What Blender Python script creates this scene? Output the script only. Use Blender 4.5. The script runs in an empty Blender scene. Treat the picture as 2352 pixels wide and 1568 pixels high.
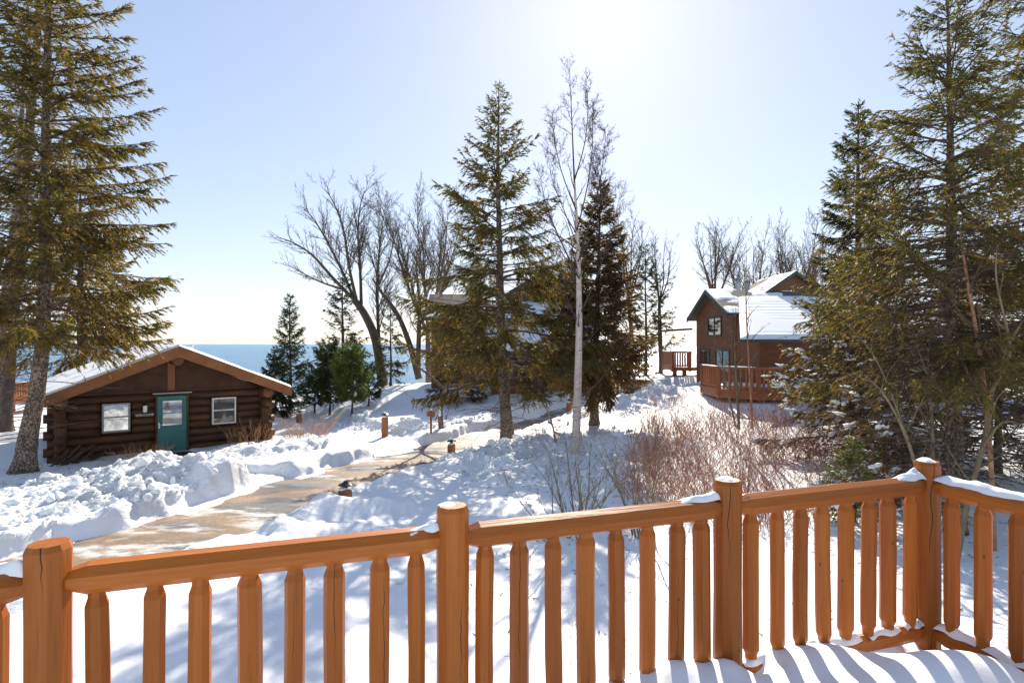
import bpy, math, random
import numpy as np
from mathutils import Vector, Matrix
R = math.radians
scene = bpy.context.scene
col = scene.collection

# ------------------------------------------------------------------ camera
CZ = 9.0                       # camera height above the lake
F = 1307.0                     # focal length in the 2352-pixel working units
cam_d = bpy.data.cameras.new('camera'); cam = bpy.data.objects.new('camera', cam_d)
col.objects.link(cam); scene.camera = cam
cam.location = (0, 0, CZ); cam.rotation_euler = (R(90), 0, 0)
cam_d.sensor_width = 36; cam_d.lens = 36 * F / 2352
cam_d.shift_y = 6.0 / 2352
cam_d.clip_start = 0.05; cam_d.clip_end = 80000
# ------------------------------------------------------------------ world and sun
SUN_AZ, SUN_EL = R(9.5), R(33.0)      # azimuth measured from +Y towards +X
world = bpy.data.worlds.new('World'); scene.world = world; world.use_nodes = True
nt = world.node_tree; bg = nt.nodes['Background']
sky = nt.nodes.new('ShaderNodeTexSky'); sky.sky_type = 'NISHITA'; sky.sun_disc = False
sky.sun_elevation = SUN_EL; sky.sun_rotation = SUN_AZ
sky.altitude = 200; sky.air_density = 0.95; sky.dust_density = 0.31; sky.ozone_density = 1.2
# soft, evenly exposed winter sky: the range between zenith and horizon is gently compressed
def vop(op, a, v):
    n = nt.nodes.new('ShaderNodeVectorMath'); n.operation = op; nt.links.new(a, n.inputs[0]); n.inputs[1].default_value = (v, v, v); return n.outputs[0]
gm = nt.nodes.new('ShaderNodeGamma'); gm.inputs[1].default_value = 0.52
nt.links.new(vop('MULTIPLY', sky.outputs[0], 0.1), gm.inputs[0])
hsv = nt.nodes.new('ShaderNodeHueSaturation'); hsv.inputs['Saturation'].default_value = 1.12; nt.links.new(vop('MULTIPLY', gm.outputs[0], 4.3), hsv.inputs['Color'])
tn = nt.nodes.new('ShaderNodeVectorMath'); tn.operation = 'MULTIPLY'; tn.inputs[1].default_value = (0.985, 0.985, 1.06); nt.links.new(hsv.outputs[0], tn.inputs[0])
# thin bands of cloud low over the water
tcw = nt.nodes.new('ShaderNodeTexCoord'); mpw = nt.nodes.new('ShaderNodeMapping'); mpw.inputs['Scale'].default_value = (1.6, 1.6, 22); nt.links.new(tcw.outputs['Generated'], mpw.inputs[0])
cn = nt.nodes.new('ShaderNodeTexNoise'); cn.inputs['Scale'].default_value = 2.2; cn.inputs['Detail'].default_value = 6; nt.links.new(mpw.outputs[0], cn.inputs['Vector'])
sz = nt.nodes.new('ShaderNodeSeparateXYZ'); nt.links.new(tcw.outputs['Generated'], sz.inputs[0])
bandr = nt.nodes.new('ShaderNodeValToRGB'); be = bandr.color_ramp.elements; be[0].position = 0.0; be[0].color = (0.5, .5, .5, 1); be[1].position = .14; be[1].color = (0, 0, 0, 1); e2 = be.new(.05); e2.color = (.75, .75, .75, 1); nt.links.new(sz.outputs[2], bandr.inputs[0])
cr = nt.nodes.new('ShaderNodeValToRGB'); cr.color_ramp.elements[0].position = .46; cr.color_ramp.elements[1].position = .62; nt.links.new(cn.outputs['Fac'], cr.inputs[0])
cm = nt.nodes.new('ShaderNodeMath'); cm.operation = 'MULTIPLY'; nt.links.new(bandr.outputs[0], cm.inputs[0]); nt.links.new(cr.outputs[0], cm.inputs[1])
cx = nt.nodes.new('ShaderNodeMix'); cx.data_type = 'RGBA'; nt.links.new(cm.outputs[0], cx.inputs[0]); nt.links.new(tn.outputs[0], cx.inputs[6]); cx.inputs[7].default_value = (3.3, 3.15, 3.1, 1)
nt.links.new(cx.outputs[2], bg.inputs[0]); bg.inputs[1].default_value = 0.1
sun_d = bpy.data.lights.new('sun', 'SUN'); sun = bpy.data.objects.new('sun', sun_d); col.objects.link(sun)
sun_d.energy = 3.2; sun_d.angle = R(0.53); sun_d.color = (1.0, 0.90, 0.76)
sdir = Vector((math.sin(SUN_AZ) * math.cos(SUN_EL), math.cos(SUN_AZ) * math.cos(SUN_EL), math.sin(SUN_EL)))
sun.rotation_euler = (-sdir).to_track_quat('-Z', 'Y').to_euler()
vs = scene.view_settings; vs.view_transform = 'Standard'; vs.look = 'None'; vs.gamma = 1.0
vs.exposure = 1.52; vs.use_curve_mapping = False
scene.render.engine = 'CYCLES'
scene.cycles.max_bounces = 8; scene.cycles.diffuse_bounces = 4; scene.cycles.transparent_max_bounces = 8

# ------------------------------------------------------------------ helpers
rs = np.random.RandomState
def tag(o, label=None, cat=None, group=None, kind=None):
    if label: o['label'] = label
    if cat: o['category'] = cat
    if group: o['group'] = group
    if kind: o['kind'] = kind
    return o
def empty(name, loc=(0, 0, 0), rz=0.0):
    o = bpy.data.objects.new(name, None); col.objects.link(o)
    o.location = loc; o.rotation_euler = (0, 0, rz); o.empty_display_size = 0.2
    return o
def make_mesh(name, V, Fs, fcol=None, smooth=False):
    V = np.asarray(V, dtype=np.float32).reshape(-1, 3)
    me = bpy.data.meshes.new(name)
    me.vertices.add(len(V)); me.vertices.foreach_set('co', V.ravel())
    Fs = [np.asarray(f, dtype=np.int32) for f in Fs if len(f)]
    nf = sum(len(f) for f in Fs); nl = sum(f.size for f in Fs)
    me.loops.add(nl); me.polygons.add(nf)
    me.loops.foreach_set('vertex_index', np.concatenate([f.ravel() for f in Fs]))
    tot = np.concatenate([np.full(len(f), f.shape[1], dtype=np.int32) for f in Fs])
    st = np.concatenate([[0], np.cumsum(tot)[:-1]]).astype(np.int32)
    me.polygons.foreach_set('loop_start', st)
    try: me.polygons.foreach_set('loop_total', tot)
    except Exception: pass
    me.update(calc_edges=True)
    if not smooth: me.shade_flat()
    if fcol is not None:
        a = me.attributes.new('tint', 'FLOAT_COLOR', 'FACE')
        c = np.ones((nf, 4), dtype=np.float32); c[:, :3] = fcol
        a.data.foreach_set('color', c.ravel())
    return me
def link(name, me, mat, parent=None):
    o = bpy.data.objects.new(name, me); col.objects.link(o)
    if mat is not None and not me.materials: me.materials.append(mat)
    if parent is not None: o.parent = parent
    return o
class MB:
    def __init__(s): s.V = []; s.F = {}; s.n = 0
    def add(s, V, Fs):
        V = np.asarray(V, dtype=float).reshape(-1, 3); s.V.append(V)
        for f in Fs:
            f = np.asarray(f, dtype=int)
            if len(f): s.F.setdefault(f.shape[1], []).append(f + s.n)
        s.n += len(V); return s
    def box(s, x0, x1, y0, y1, z0, z1):
        V = [(x, y, z) for z in (z0, z1) for x, y in ((x0, y0), (x1, y0), (x1, y1), (x0, y1))]
        return s.add(V, [[(3, 2, 1, 0), (4, 5, 6, 7), (0, 1, 5, 4), (1, 2, 6, 5), (2, 3, 7, 6), (3, 0, 4, 7)]])
    def prism_y(s, poly, y0, y1):      # polygon in x,z extruded along y
        n = len(poly); V = [(x, y0, z) for x, z in poly] + [(x, y1, z) for x, z in poly]
        s.add(V, [[(i, (i + 1) % n, n + (i + 1) % n, n + i) for i in range(n)]])
        s.F.setdefault(n, []).append(np.array([list(range(n))[::-1]]) + s.n - 2 * n)
        s.F.setdefault(n, []).append(np.array([list(range(n, 2 * n))]) + s.n - 2 * n)
        return s
    def prism_x(s, poly, x0, x1):      # polygon in y,z extruded along x
        n = len(poly); V = [(x0, y, z) for y, z in poly] + [(x1, y, z) for y, z in poly]
        s.add(V, [[(i, (i + 1) % n, n + (i + 1) % n, n + i) for i in range(n)]])
        s.F.setdefault(n, []).append(np.array([list(range(n))[::-1]]) + s.n - 2 * n)
        s.F.setdefault(n, []).append(np.array([list(range(n, 2 * n))]) + s.n - 2 * n)
        return s
    def rings(s, rings, caps=True):    # list of equal-length rings
        k = len(rings[0]); m = len(rings)
        V = np.concatenate([np.asarray(r, float) for r in rings])
        f = [(i * k + j, i * k + (j + 1) % k, (i + 1) * k + (j + 1) % k, (i + 1) * k + j) for i in range(m - 1) for j in range(k)]
        s.add(V, [f])
        if caps:
            b = s.n - len(V)
            s.F.setdefault(k, []).append(np.array([list(range(k))[::-1]]) + b)
            s.F.setdefault(k, []).append(np.array([list(range((m - 1) * k, m * k))]) + b)
        return s
    def tube(s, pts, rad, k=8, caps=True, wob=0.0, rng=None):
        pts = [Vector(p) for p in pts]; rings = []
        ref = None
        for i, p in enumerate(pts):
            t = (pts[min(i + 1, len(pts) - 1)] - pts[max(i - 1, 0)]).normalized()
            if ref is None:
                ref = Vector((1, 0, 0)) if abs(t.x) < 0.8 else Vector((0, 1, 0))
            u = (ref - t * ref.dot(t)).normalized(); v = t.cross(u); ref = u
            r = rad[i]; ring = []
            for j in range(k):
                a = 2 * math.pi * j / k
                q = r * (1 + (wob * rng.uniform(-1, 1) if wob else 0))
                ring.append(p + u * math.cos(a) * q + v * math.sin(a) * q)
            rings.append(ring)
        return s.rings(rings, caps)
    def mesh(s, name, smooth=False):
        return make_mesh(name, np.concatenate(s.V), [np.concatenate(f) for f in s.F.values()], smooth=smooth)
    def build(s, name, mat, parent=None, smooth=False):
        return link(name, s.mesh(name, smooth), mat, parent)
def W(px, py, Y):               # photo point (2352-wide) at distance Y -> world
    return Vector(((px - 1176) / F * Y, Y, CZ - (py - 790) / F * Y))
def PX(px, Y): return (px - 1176) / F * Y

# ---- noise
_perm = rs(7).rand(512, 512)
def vnoise(x, y, seed=0):
    x = np.asarray(x, float) + seed * 37.7; y = np.asarray(y, float) + seed * 91.3
    xi = np.floor(x).astype(int); yi = np.floor(y).astype(int); fx = x - xi; fy = y - yi
    fx = fx * fx * fx * (fx * (fx * 6 - 15) + 10); fy = fy * fy * fy * (fy * (fy * 6 - 15) + 10)
    g = lambda a, b: _perm[a % 512, b % 512]
    return (g(xi, yi) * (1 - fx) + g(xi + 1, yi) * fx) * (1 - fy) + (g(xi, yi + 1) * (1 - fx) + g(xi + 1, yi + 1) * fx) * fy
def fbm(x, y, o=4, seed=0, gain=0.5):
    a = 1.0; s = 0; t = 0
    for i in range(o):
        s = s + a * (vnoise(x * 2 ** i, y * 2 ** i, seed + i) - 0.5); t += a; a *= gain
    return s / t * 2
def worley(x, y, seed=0):
    x = np.asarray(x, float); y = np.asarray(y, float)
    xi = np.floor(x).astype(int); yi = np.floor(y).astype(int); d1 = np.full(x.shape, 9.0); idv = np.zeros(x.shape)
    for dx in (-1, 0, 1):
        for dy in (-1, 0, 1):
            cx = xi + dx; cy = yi + dy
            h1 = _perm[(cx + seed * 31) % 512, cy % 512]; h2 = _perm[cy % 512, (cx + 77 + seed * 13) % 512]
            d = np.hypot(cx + h1 - x, cy + h2 - y); m = d < d1
            d1 = np.where(m, d, d1); idv = np.where(m, (h1 * 7.3 + h2 * 3.1) % 1.0, idv)
    return d1, idv
def sstep(a, b, x):
    t = np.clip((np.asarray(x, float) - a) / (b - a), 0, 1); return t * t * (3 - 2 * t)

# ------------------------------------------------------------------ materials
def nodes(name):
    m = bpy.data.materials.new(name); m.use_nodes = True
    t = m.node_tree; return m, t, t.nodes['Principled BSDF']
def N(t, typ, **kw):
    n = t.nodes.new(typ)
    for k, v in kw.items(): setattr(n, k, v)
    return n
def coords(t, kind='Object', scale=(1, 1, 1)):
    c = N(t, 'ShaderNodeTexCoord'); m = N(t, 'ShaderNodeMapping'); m.inputs['Scale'].default_value = scale
    t.links.new(c.outputs[kind], m.inputs[0]); return m.outputs[0]
def noise(t, vec, scale, detail=4, rough=0.55):
    n = N(t, 'ShaderNodeTexNoise'); n.inputs['Scale'].default_value = scale
    n.inputs['Detail'].default_value = detail; n.inputs['Roughness'].default_value = rough
    t.links.new(vec, n.inputs['Vector']); return n.outputs['Fac']
def ramp(t, fac, stops):
    r = N(t, 'ShaderNodeValToRGB'); e = r.color_ramp.elements
    while len(e) < len(stops): e.new(0.5)
    for i, (p, c) in enumerate(stops):
        e[i].position = p; e[i].color = (*c, 1) if len(c) == 3 else c
    t.links.new(fac, r.inputs[0]); return r.outputs[0]
def bump(t, p, h, strength, dist):
    b = N(t, 'ShaderNodeBump'); b.inputs['Strength'].default_value = strength; b.inputs['Distance'].default_value = dist
    t.links.new(h, b.inputs['Height']); t.links.new(b.outputs[0], p.inputs['Normal']); return b
def math_(t, op, a, b=None, c=None):
    n = N(t, 'ShaderNodeMath', operation=op)
    for i, v in enumerate((a, b, c)):
        if v is None: continue
        if hasattr(v, 'is_output'): t.links.new(v, n.inputs[i])
        else: n.inputs[i].default_value = v
    return n.outputs[0]
def mixc(t, f, a, b, mode='MIX'):
    n = N(t, 'ShaderNodeMix', data_type='RGBA', blend_type=mode)
    for s, v in ((n.inputs[0], f), (n.inputs[6], a), (n.inputs[7], b)):
        if hasattr(v, 'is_output'): t.links.new(v, s)
        elif isinstance(v, (int, float)): s.default_value = v
        else: s.default_value = (*v, 1)
    return n.outputs[2]
M = {}
def simple(name, c1, c2, scale=6, stretch=(1, 1, 1), rough=0.8, bs=0.3, bd=0.01, spec=0.3, metal=0.0, kind='Object', lo=.3, hi=.7):
    m, t, p = nodes(name); v = coords(t, kind, stretch); n = noise(t, v, scale)
    t.links.new(ramp(t, n, [(lo, c1), (hi, c2)]), p.inputs['Base Color'])
    p.inputs['Roughness'].default_value = rough; p.inputs['Specular IOR Level'].default_value = spec; p.inputs['Metallic'].default_value = metal
    if bs: bump(t, p, noise(t, v, scale * 3), bs, bd)
    M[name] = m; return m
# snow
def snow_mat(name, c=(0.86, 0.88, 0.90), s1=9.0, d1=.02, st=.35):
    m, t, p = nodes(name); v = coords(t)
    n1 = noise(t, v, 2.0, 3); n2 = noise(t, v, s1, 6, .65); n3 = noise(t, v, 160, 2)
    t.links.new(ramp(t, n1, [(.3, tuple(x * .96 for x in c)), (.7, c)]), p.inputs['Base Color'])
    p.inputs['Roughness'].default_value = 0.62; p.inputs['Specular IOR Level'].default_value = 0.25
    h = math_(t, 'ADD', n2, math_(t, 'MULTIPLY', n3, .12))
    bump(t, p, h, st, d1); M[name] = m; return m
def ground_snow():
    m, t, p = nodes('snow_ground'); v = coords(t); a = N(t, 'ShaderNodeAttribute', attribute_name='rough')
    c = (0.87, 0.88, 0.90); n1 = noise(t, v, 1.2, 3); n2 = noise(t, v, 7, 8, .72); n3 = noise(t, v, 3.0, 5, .6); n4 = noise(t, v, 140, 2)
    t.links.new(ramp(t, n1, [(.3, tuple(x * .96 for x in c)), (.7, c)]), p.inputs['Base Color'])
    p.inputs['Roughness'].default_value = .6; p.inputs['Specular IOR Level'].default_value = .25
    vo = N(t, 'ShaderNodeTexVoronoi'); vo.inputs['Scale'].default_value = 7.5; t.links.new(v, vo.inputs['Vector'])
    k = math_(t, 'MULTIPLY_ADD', a.outputs['Fac'], 2.6, .10)
    h = math_(t, 'ADD', math_(t, 'MULTIPLY', math_(t, 'SUBTRACT', n2, math_(t, 'MULTIPLY', vo.outputs['Distance'], .45)), k), math_(t, 'ADD', math_(t, 'MULTIPLY', n3, .12), math_(t, 'MULTIPLY', n4, .03)))
    bump(t, p, h, .75, .10); M['snow_ground'] = m
ground_snow()
snow_mat('snow'); snow_mat('snow_soft', st=.12)
# wood of the railing, with drying checks
def stained(name, c1, c2, crack=True):
    m, t, p = nodes(name)
    tc = N(t, 'ShaderNodeTexCoord'); oi = N(t, 'ShaderNodeObjectInfo')
    mp = N(t, 'ShaderNodeMapping'); mp.inputs['Scale'].default_value = (1, 1, 0.06)
    off = N(t, 'ShaderNodeCombineXYZ'); t.links.new(math_(t, 'MULTIPLY', oi.outputs['Random'], 40.0), off.inputs[0]); t.links.new(math_(t, 'MULTIPLY', oi.outputs['Random'], 17.0), off.inputs[2])
    t.links.new(off.outputs[0], mp.inputs['Location']); t.links.new(tc.outputs['Object'], mp.inputs[0])
    g = noise(t, mp.outputs[0], 60, 5, .6); b = noise(t, mp.outputs[0], 7, 3)
    grain = math_(t, 'ADD', math_(t, 'MULTIPLY', g, .5), math_(t, 'MULTIPLY', b, .5))
    colr = ramp(t, grain, [(.3, c1), (.66, c2)])
    hue = math_(t, 'MULTIPLY_ADD', oi.outputs['Random'], .34, .82)
    hs = N(t, 'ShaderNodeHueSaturation'); t.links.new(hue, hs.inputs['Value']); t.links.new(colr, hs.inputs['Color']); cc = hs.outputs[0]
    # knots
    vo = N(t, 'ShaderNodeTexVoronoi'); vo.inputs['Scale'].default_value = 4.2; mk = N(t, 'ShaderNodeMapping'); mk.inputs['Scale'].default_value = (1.6, 1.6, 1)
    t.links.new(off.outputs[0], mk.inputs['Location']); t.links.new(tc.outputs['Object'], mk.inputs[0]); t.links.new(mk.outputs[0], vo.inputs['Vector'])
    kn = math_(t, 'MULTIPLY', math_(t, 'LESS_THAN', vo.outputs['Distance'], .05), .8)
    cc = mixc(t, kn, cc, (.11, .035, .012))
    h = g
    if crack:
        sx = N(t, 'ShaderNodeSeparateXYZ'); t.links.new(tc.outputs['Object'], sx.inputs[0])
        th = math_(t, 'ARCTAN2', sx.outputs[1], sx.outputs[0])
        zz = N(t, 'ShaderNodeCombineXYZ'); t.links.new(sx.outputs[2], zz.inputs[2]); t.links.new(math_(t, 'MULTIPLY', oi.outputs['Random'], 31.0), zz.inputs[0])
        wn = noise(t, zz.outputs[0], 2.2, 4, .6)
        center = math_(t, 'ADD', math_(t, 'MULTIPLY_ADD', oi.outputs['Random'], 1.3, -2.2), math_(t, 'MULTIPLY', math_(t, 'SUBTRACT', wn, .5), 1.5))
        dd = math_(t, 'ABSOLUTE', math_(t, 'SUBTRACT', th, center))
        zz2 = N(t, 'ShaderNodeCombineXYZ'); t.links.new(sx.outputs[2], zz2.inputs[2]); t.links.new(math_(t, 'MULTIPLY', oi.outputs['Random'], 77.0), zz2.inputs[1])
        ww = math_(t, 'MULTIPLY', math_(t, 'SUBTRACT', noise(t, zz2.outputs[0], 1.3, 2), .47), .28)
        ck = math_(t, 'LESS_THAN', dd, math_(t, 'MINIMUM', ww, .035))
        cc = mixc(t, ck, cc, (.035, .012, .006))
        h = math_(t, 'SUBTRACT', g, math_(t, 'MULTIPLY', ck, 2.0))
    t.links.new(cc, p.inputs['Base Color']); p.inputs['Roughness'].default_value = .45; p.inputs['Specular IOR Level'].default_value = .28
    bump(t, p, h, .4, .006); M[name] = m; return m
stained('stained_log', (.285, .078, .009), (.425, .130, .018))
stained('deck_wood', (.27, .085, .03), (.38, .14, .05), crack=False)
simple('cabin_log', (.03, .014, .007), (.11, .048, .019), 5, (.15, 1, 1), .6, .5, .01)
simple('cabin_board', (.045, .018, .008), (.095, .038, .015), 8, (.3, 1, .3), .6, .3, .005)
simple('fascia_wood', (.17, .065, .022), (.27, .105, .036), 6, (.3, 1, .3), .6, .3, .005)
simple('log_end', (.09, .04, .015), (.17, .08, .032), 9, (1, 1, 1), .7, .3, .005)
simple('house_siding', (.15, .065, .035), (.27, .125, .07), 6, (.3, .3, 3), .7, .4, .01)
simple('green_trim', (.035, .065, .058), (.05, .085, .075), 5, rough=.5, bs=.05)
simple('teal_paint', (.035, .15, .14), (.045, .18, .165), 5, rough=.4, bs=.05)
simple('white_frame', (.55, .53, .5), (.68, .66, .63), 5, rough=.5, bs=.05)
simple('grey_frame', (.22, .21, .2), (.3, .29, .28), 5, rough=.5, bs=.05)
simple('black_metal', (.012, .013, .015), (.02, .02, .022), 8, rough=.4, bs=.1, spec=.5)
simple('grey_metal', (.3, .31, .33), (.42, .43, .45), 6, rough=.4, bs=.1, metal=.6)
simple('letter_white', (.7, .7, .68), (.8, .8, .78), 6, rough=.6, bs=0)
simple('sign_board', (.05, .028, .016), (.09, .05, .03), 6, rough=.7, bs=.2)
simple('sign_wood', (.24, .095, .035), (.34, .14, .055), 6, (1, 1, .2), .7, .3, .005)
simple('lamp_glass', (.75, .7, .6), (.85, .8, .7), 6, rough=.3, bs=0)
simple('firewood', (.05, .028, .018), (.13, .075, .045), 8, (1, 1, .2), .8, .4, .01)
simple('bark_dark', (.065, .05, .04), (.17, .13, .105), 7, (1, 1, .35), .9, .8, .03)
simple('bark_twig', (.07, .048, .035), (.16, .115, .085), 9, (1, 1, .4), .85, .3, .01)
simple('birch_twig', (.06, .036, .03), (.12, .072, .06), 6, (1, 1, 1), .8, 0)
simple('bark_orange', (.3, .13, .06), (.52, .3, .18), 5, (1, 1, 1), .7, .3, .01)
simple('bark_sapling', (.13, .105, .06), (.26, .21, .13), 9, (1, 1, .4), .8, .4, .01)
simple('red_stem', (.26, .085, .06), (.46, .2, .13), 3, (1, 1, 1), .6, 0)
simple('tan_stem', (.36, .17, .075), (.55, .31, .15), 3, (1, 1, 1), .7, 0)
simple('shingle', (.075, .072, .066), (.19, .17, .145), 14, (.25, 1, 3), .9, .6, .02)
simple('pipe_white', (.7, .7, .7), (.8, .8, .8), 4, rough=.5, bs=0)
def scaly(name, c1, c2, c3, sc=22):
    m, t, p = nodes(name); v = coords(t, 'Object', (1, 1, .75)); vo = N(t, 'ShaderNodeTexVoronoi'); vo.inputs['Scale'].default_value = sc
    wv = N(t, 'ShaderNodeVectorMath', operation='ADD'); nz = N(t, 'ShaderNodeTexNoise'); nz.inputs['Scale'].default_value = 9; t.links.new(v, nz.inputs['Vector'])
    sc_ = N(t, 'ShaderNodeVectorMath', operation='SCALE'); sc_.inputs['Scale'].default_value = .09; t.links.new(nz.outputs['Color'], sc_.inputs[0])
    t.links.new(v, wv.inputs[0]); t.links.new(sc_.outputs[0], wv.inputs[1]); t.links.new(wv.outputs[0], vo.inputs['Vector'])
    n = noise(t, v, 3.5, 5, .65); f = math_(t, 'ADD', math_(t, 'MULTIPLY', n, .6), math_(t, 'MULTIPLY', vo.outputs['Distance'], .75))
    t.links.new(ramp(t, f, [(.35, c3), (.52, c2), (.8, c1)]), p.inputs['Base Color']); p.inputs['Roughness'].default_value = .9
    bump(t, p, math_(t, 'SUBTRACT', 1.0, math_(t, 'ADD', vo.outputs['Distance'], math_(t, 'MULTIPLY', n, .5))), .9, .03); M[name] = m
scaly('bark_spruce', (.07, .05, .036), (.27, .205, .145), (.44, .36, .28))
# birch bark
def birch_mat():
    m, t, p = nodes('bark_birch'); v = coords(t, 'Object', (1, 1, 6)); v2 = coords(t, 'Object', (1, 1, 2.2))
    a = noise(t, v, 4, 4, .6); b = noise(t, v2, 3.1, 3)
    base = ramp(t, noise(t, coords(t), 5, 3), [(.3, (.50, .40, .33)), (.7, (.72, .62, .54))])
    mk = math_(t, 'MAXIMUM', math_(t, 'GREATER_THAN', a, .64), math_(t, 'GREATER_THAN', b, .685))
    t.links.new(mixc(t, mk, base, (.04, .03, .028)), p.inputs['Base Color']); p.inputs['Roughness'].default_value = .7
    bump(t, p, a, .3, .01); M['bark_birch'] = m
birch_mat()
# glass that mirrors the daylight, dark room behind
def glass_mat():
    m, t, p = nodes('window_glass'); v = coords(t, 'Object', (1, 1, 1))
    t.links.new(ramp(t, noise(t, v, 2.5, 2), [(.4, (.30, .32, .34)), (.6, (.42, .44, .46))]), p.inputs['Base Color'])
    p.inputs['Roughness'].default_value = .05; p.inputs['Metallic'].default_value = .9; p.inputs['Coat Weight'].default_value = 1.0; p.inputs['Coat Roughness'].default_value = .03
    bump(t, p, noise(t, v, 1.6, 1), .025, .05); M['window_glass'] = m
    d = m.copy(); d.name = 'dark_glass'; d.node_tree.nodes['Principled BSDF'].inputs['Metallic'].default_value = .12
    for n_ in d.node_tree.nodes:
        if n_.type == 'VALTORGB':
            for e_ in n_.color_ramp.elements: e_.color = (.03, .026, .022, 1)
    M['dark_glass'] = d
glass_mat()
# foliage with light coming through, tinted per twig
def leaf_mat(name, trans=.42):
    m, t, p = nodes(name); a = N(t, 'ShaderNodeAttribute', attribute_name='tint')
    t.links.new(a.outputs['Color'], p.inputs['Base Color']); p.inputs['Roughness'].default_value = .55; p.inputs['Specular IOR Level'].default_value = .3
    tr = N(t, 'ShaderNodeBsdfTranslucent'); t.links.new(mixc(t, 1.0, a.outputs['Color'], (1.6, 1.35, .7), 'MULTIPLY'), tr.inputs[0])
    mx = N(t, 'ShaderNodeMixShader'); mx.inputs[0].default_value = trans
    t.links.new(p.outputs[0], mx.inputs[1]); t.links.new(tr.outputs[0], mx.inputs[2])
    t.links.new(mx.outputs[0], t.nodes['Material Output'].inputs[0]); M[name] = m
leaf_mat('needles')
# driveway: sanded asphalt with packed snow and ice
def drive_mat():
    m, t, p = nodes('sanded_asphalt'); v = coords(t)
    ms = N(t, 'ShaderNodeMapping'); ms.inputs['Rotation'].default_value = (0, 0, R(-58)); ms.inputs['Scale'].default_value = (.6, 1.25, 1)
    tc = N(t, 'ShaderNodeTexCoord'); t.links.new(tc.outputs['Object'], ms.inputs[0]); vs_ = ms.outputs[0]
    a = noise(t, vs_, 1.1, 6, .62); b = noise(t, vs_, .75, 5, .6); g = noise(t, v, 90, 3, .7)
    sand = ramp(t, noise(t, v, 14, 4, .7), [(.3, (.20, .125, .062)), (.7, (.33, .215, .118))])
    asph = ramp(t, g, [(.3, (.05, .05, .052)), (.62, (.13, .13, .135)), (.75, (.5, .5, .5))])
    c = mixc(t, math_(t, 'MULTIPLY_ADD', b, 7, -3.05), sand, asph)
    nn = t.nodes[-1]
    snowf = N(t, 'ShaderNodeMapRange'); snowf.inputs[1].default_value = .535; snowf.inputs[2].default_value = .67
    t.links.new(math_(t, 'ADD', a, math_(t, 'MULTIPLY', math_(t, 'SUBTRACT', g, .5), .12)), snowf.inputs[0])
    c = mixc(t, snowf.outputs[0], c, (.8, .79, .77))
    gr = noise(t, v, 38, 3, .8); c = mixc(t, math_(t, 'MULTIPLY', math_(t, 'GREATER_THAN', gr, .635), .8), c, (.62, .6, .57)); dk_ = noise(t, v, 2.4, 5, .7); c = mixc(t, math_(t, 'MULTIPLY_ADD', dk_, 4, -2.25), c, (.11, .085, .06))
    t.links.new(c, p.inputs['Base Color']); t.links.new(ramp(t, noise(t, vs_, .9, 3), [(.4, (.28, .28, .28)), (.6, (.7, .7, .7))]), p.inputs['Roughness']); p.inputs['Specular IOR Level'].default_value = .5
    bump(t, p, g, .5, .012); M['sanded_asphalt'] = m
    for n in t.nodes:
        if n.type == 'MIX': n.clamp_factor = True
drive_mat()
def water_mat():
    m, t, p = nodes('lake_water'); v = coords(t, 'Object', (1, 1, 1))
    p.inputs['Base Color'].default_value = (.02, .13, .19, 1); p.inputs['Roughness'].default_value = .22; p.inputs['IOR'].default_value = 1.33
    mp = coords(t, 'Object', (.25, 1, 1)); n1 = noise(t, mp, .35, 5, .6); n2 = noise(t, mp, .02, 4, .6)
    t.links.new(ramp(t, n2, [(.35, (.012, .125, .26)), (.65, (.022, .185, .34))]), p.inputs['Base Color'])
    bump(t, p, n1, 1.0, 1.6); M['lake_water'] = m
water_mat()

# ------------------------------------------------------------------ terrain
CP = np.array([(-14, 3, -3.9), (-6, 3, -3.8), (0, 3, -3.8), (6, 3, -3.8), (12, 4, -3.7), (-15, 9, -3.7), (-9, 9, -3.65), (-6, 12, -3.65),
    (-1, 9, -3.78), (4, 9, -3.9), (9, 9, -3.95), (14, 9, -3.9), (-4, 17, -3.65), (-3, 20.5, -3.65), (-.6, 25, -3.6), (3, 29, -3.2), (8, 34, -2.45),
    (14, 40, -2.1), (-12.8, 21.4, -3.95), (-18, 17, -3.95), (-22, 27, -4.1), (-8, 26, -3.85), (-10, 32, -3.9), (-5, 31, -3.45), (-9, 40, -3.0),
    (-2.5, 38, -2.6), (5, 36, -2.4), (8.1, 25, -2.95), (3.8, 22, -3.4), (5, 17, -3.75), (8, 16, -3.65), (10.5, 26.5, -2.6), (13, 25, -2.75),
    (14, 18, -3.2), (20, 20, -3), (25, 35, -2.2), (13, 45, -2.2), (-35, 40, -4.8), (-20, 45, -4.4), (30, 10, -3.5), (-30, 10, -4.0), (0, 48, -3), (30, 50, -2.5),
    (-40, 20, -4.3), (45, 25, -2.8), (-60, 45, -5), (70, 50, -2.5), (-60, -10, -4), (60, -10, -3.6), (0, -15, -3.8)], float)
def _U(r2): return np.where(r2 > 1e-12, r2 * np.log(np.maximum(r2, 1e-12)), 0)
def _tps():
    n = len(CP); P = np.c_[np.ones(n), CP[:, :2]]
    K = _U(((CP[:, None, :2] - CP[None, :, :2]) ** 2).sum(-1)) + np.eye(n) * 30
    A = np.zeros((n + 3, n + 3)); A[:n, :n] = K; A[:n, n:] = P; A[n:, :n] = P.T
    return np.linalg.solve(A, np.r_[CP[:, 2], 0, 0, 0])
_w = _tps()
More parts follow.
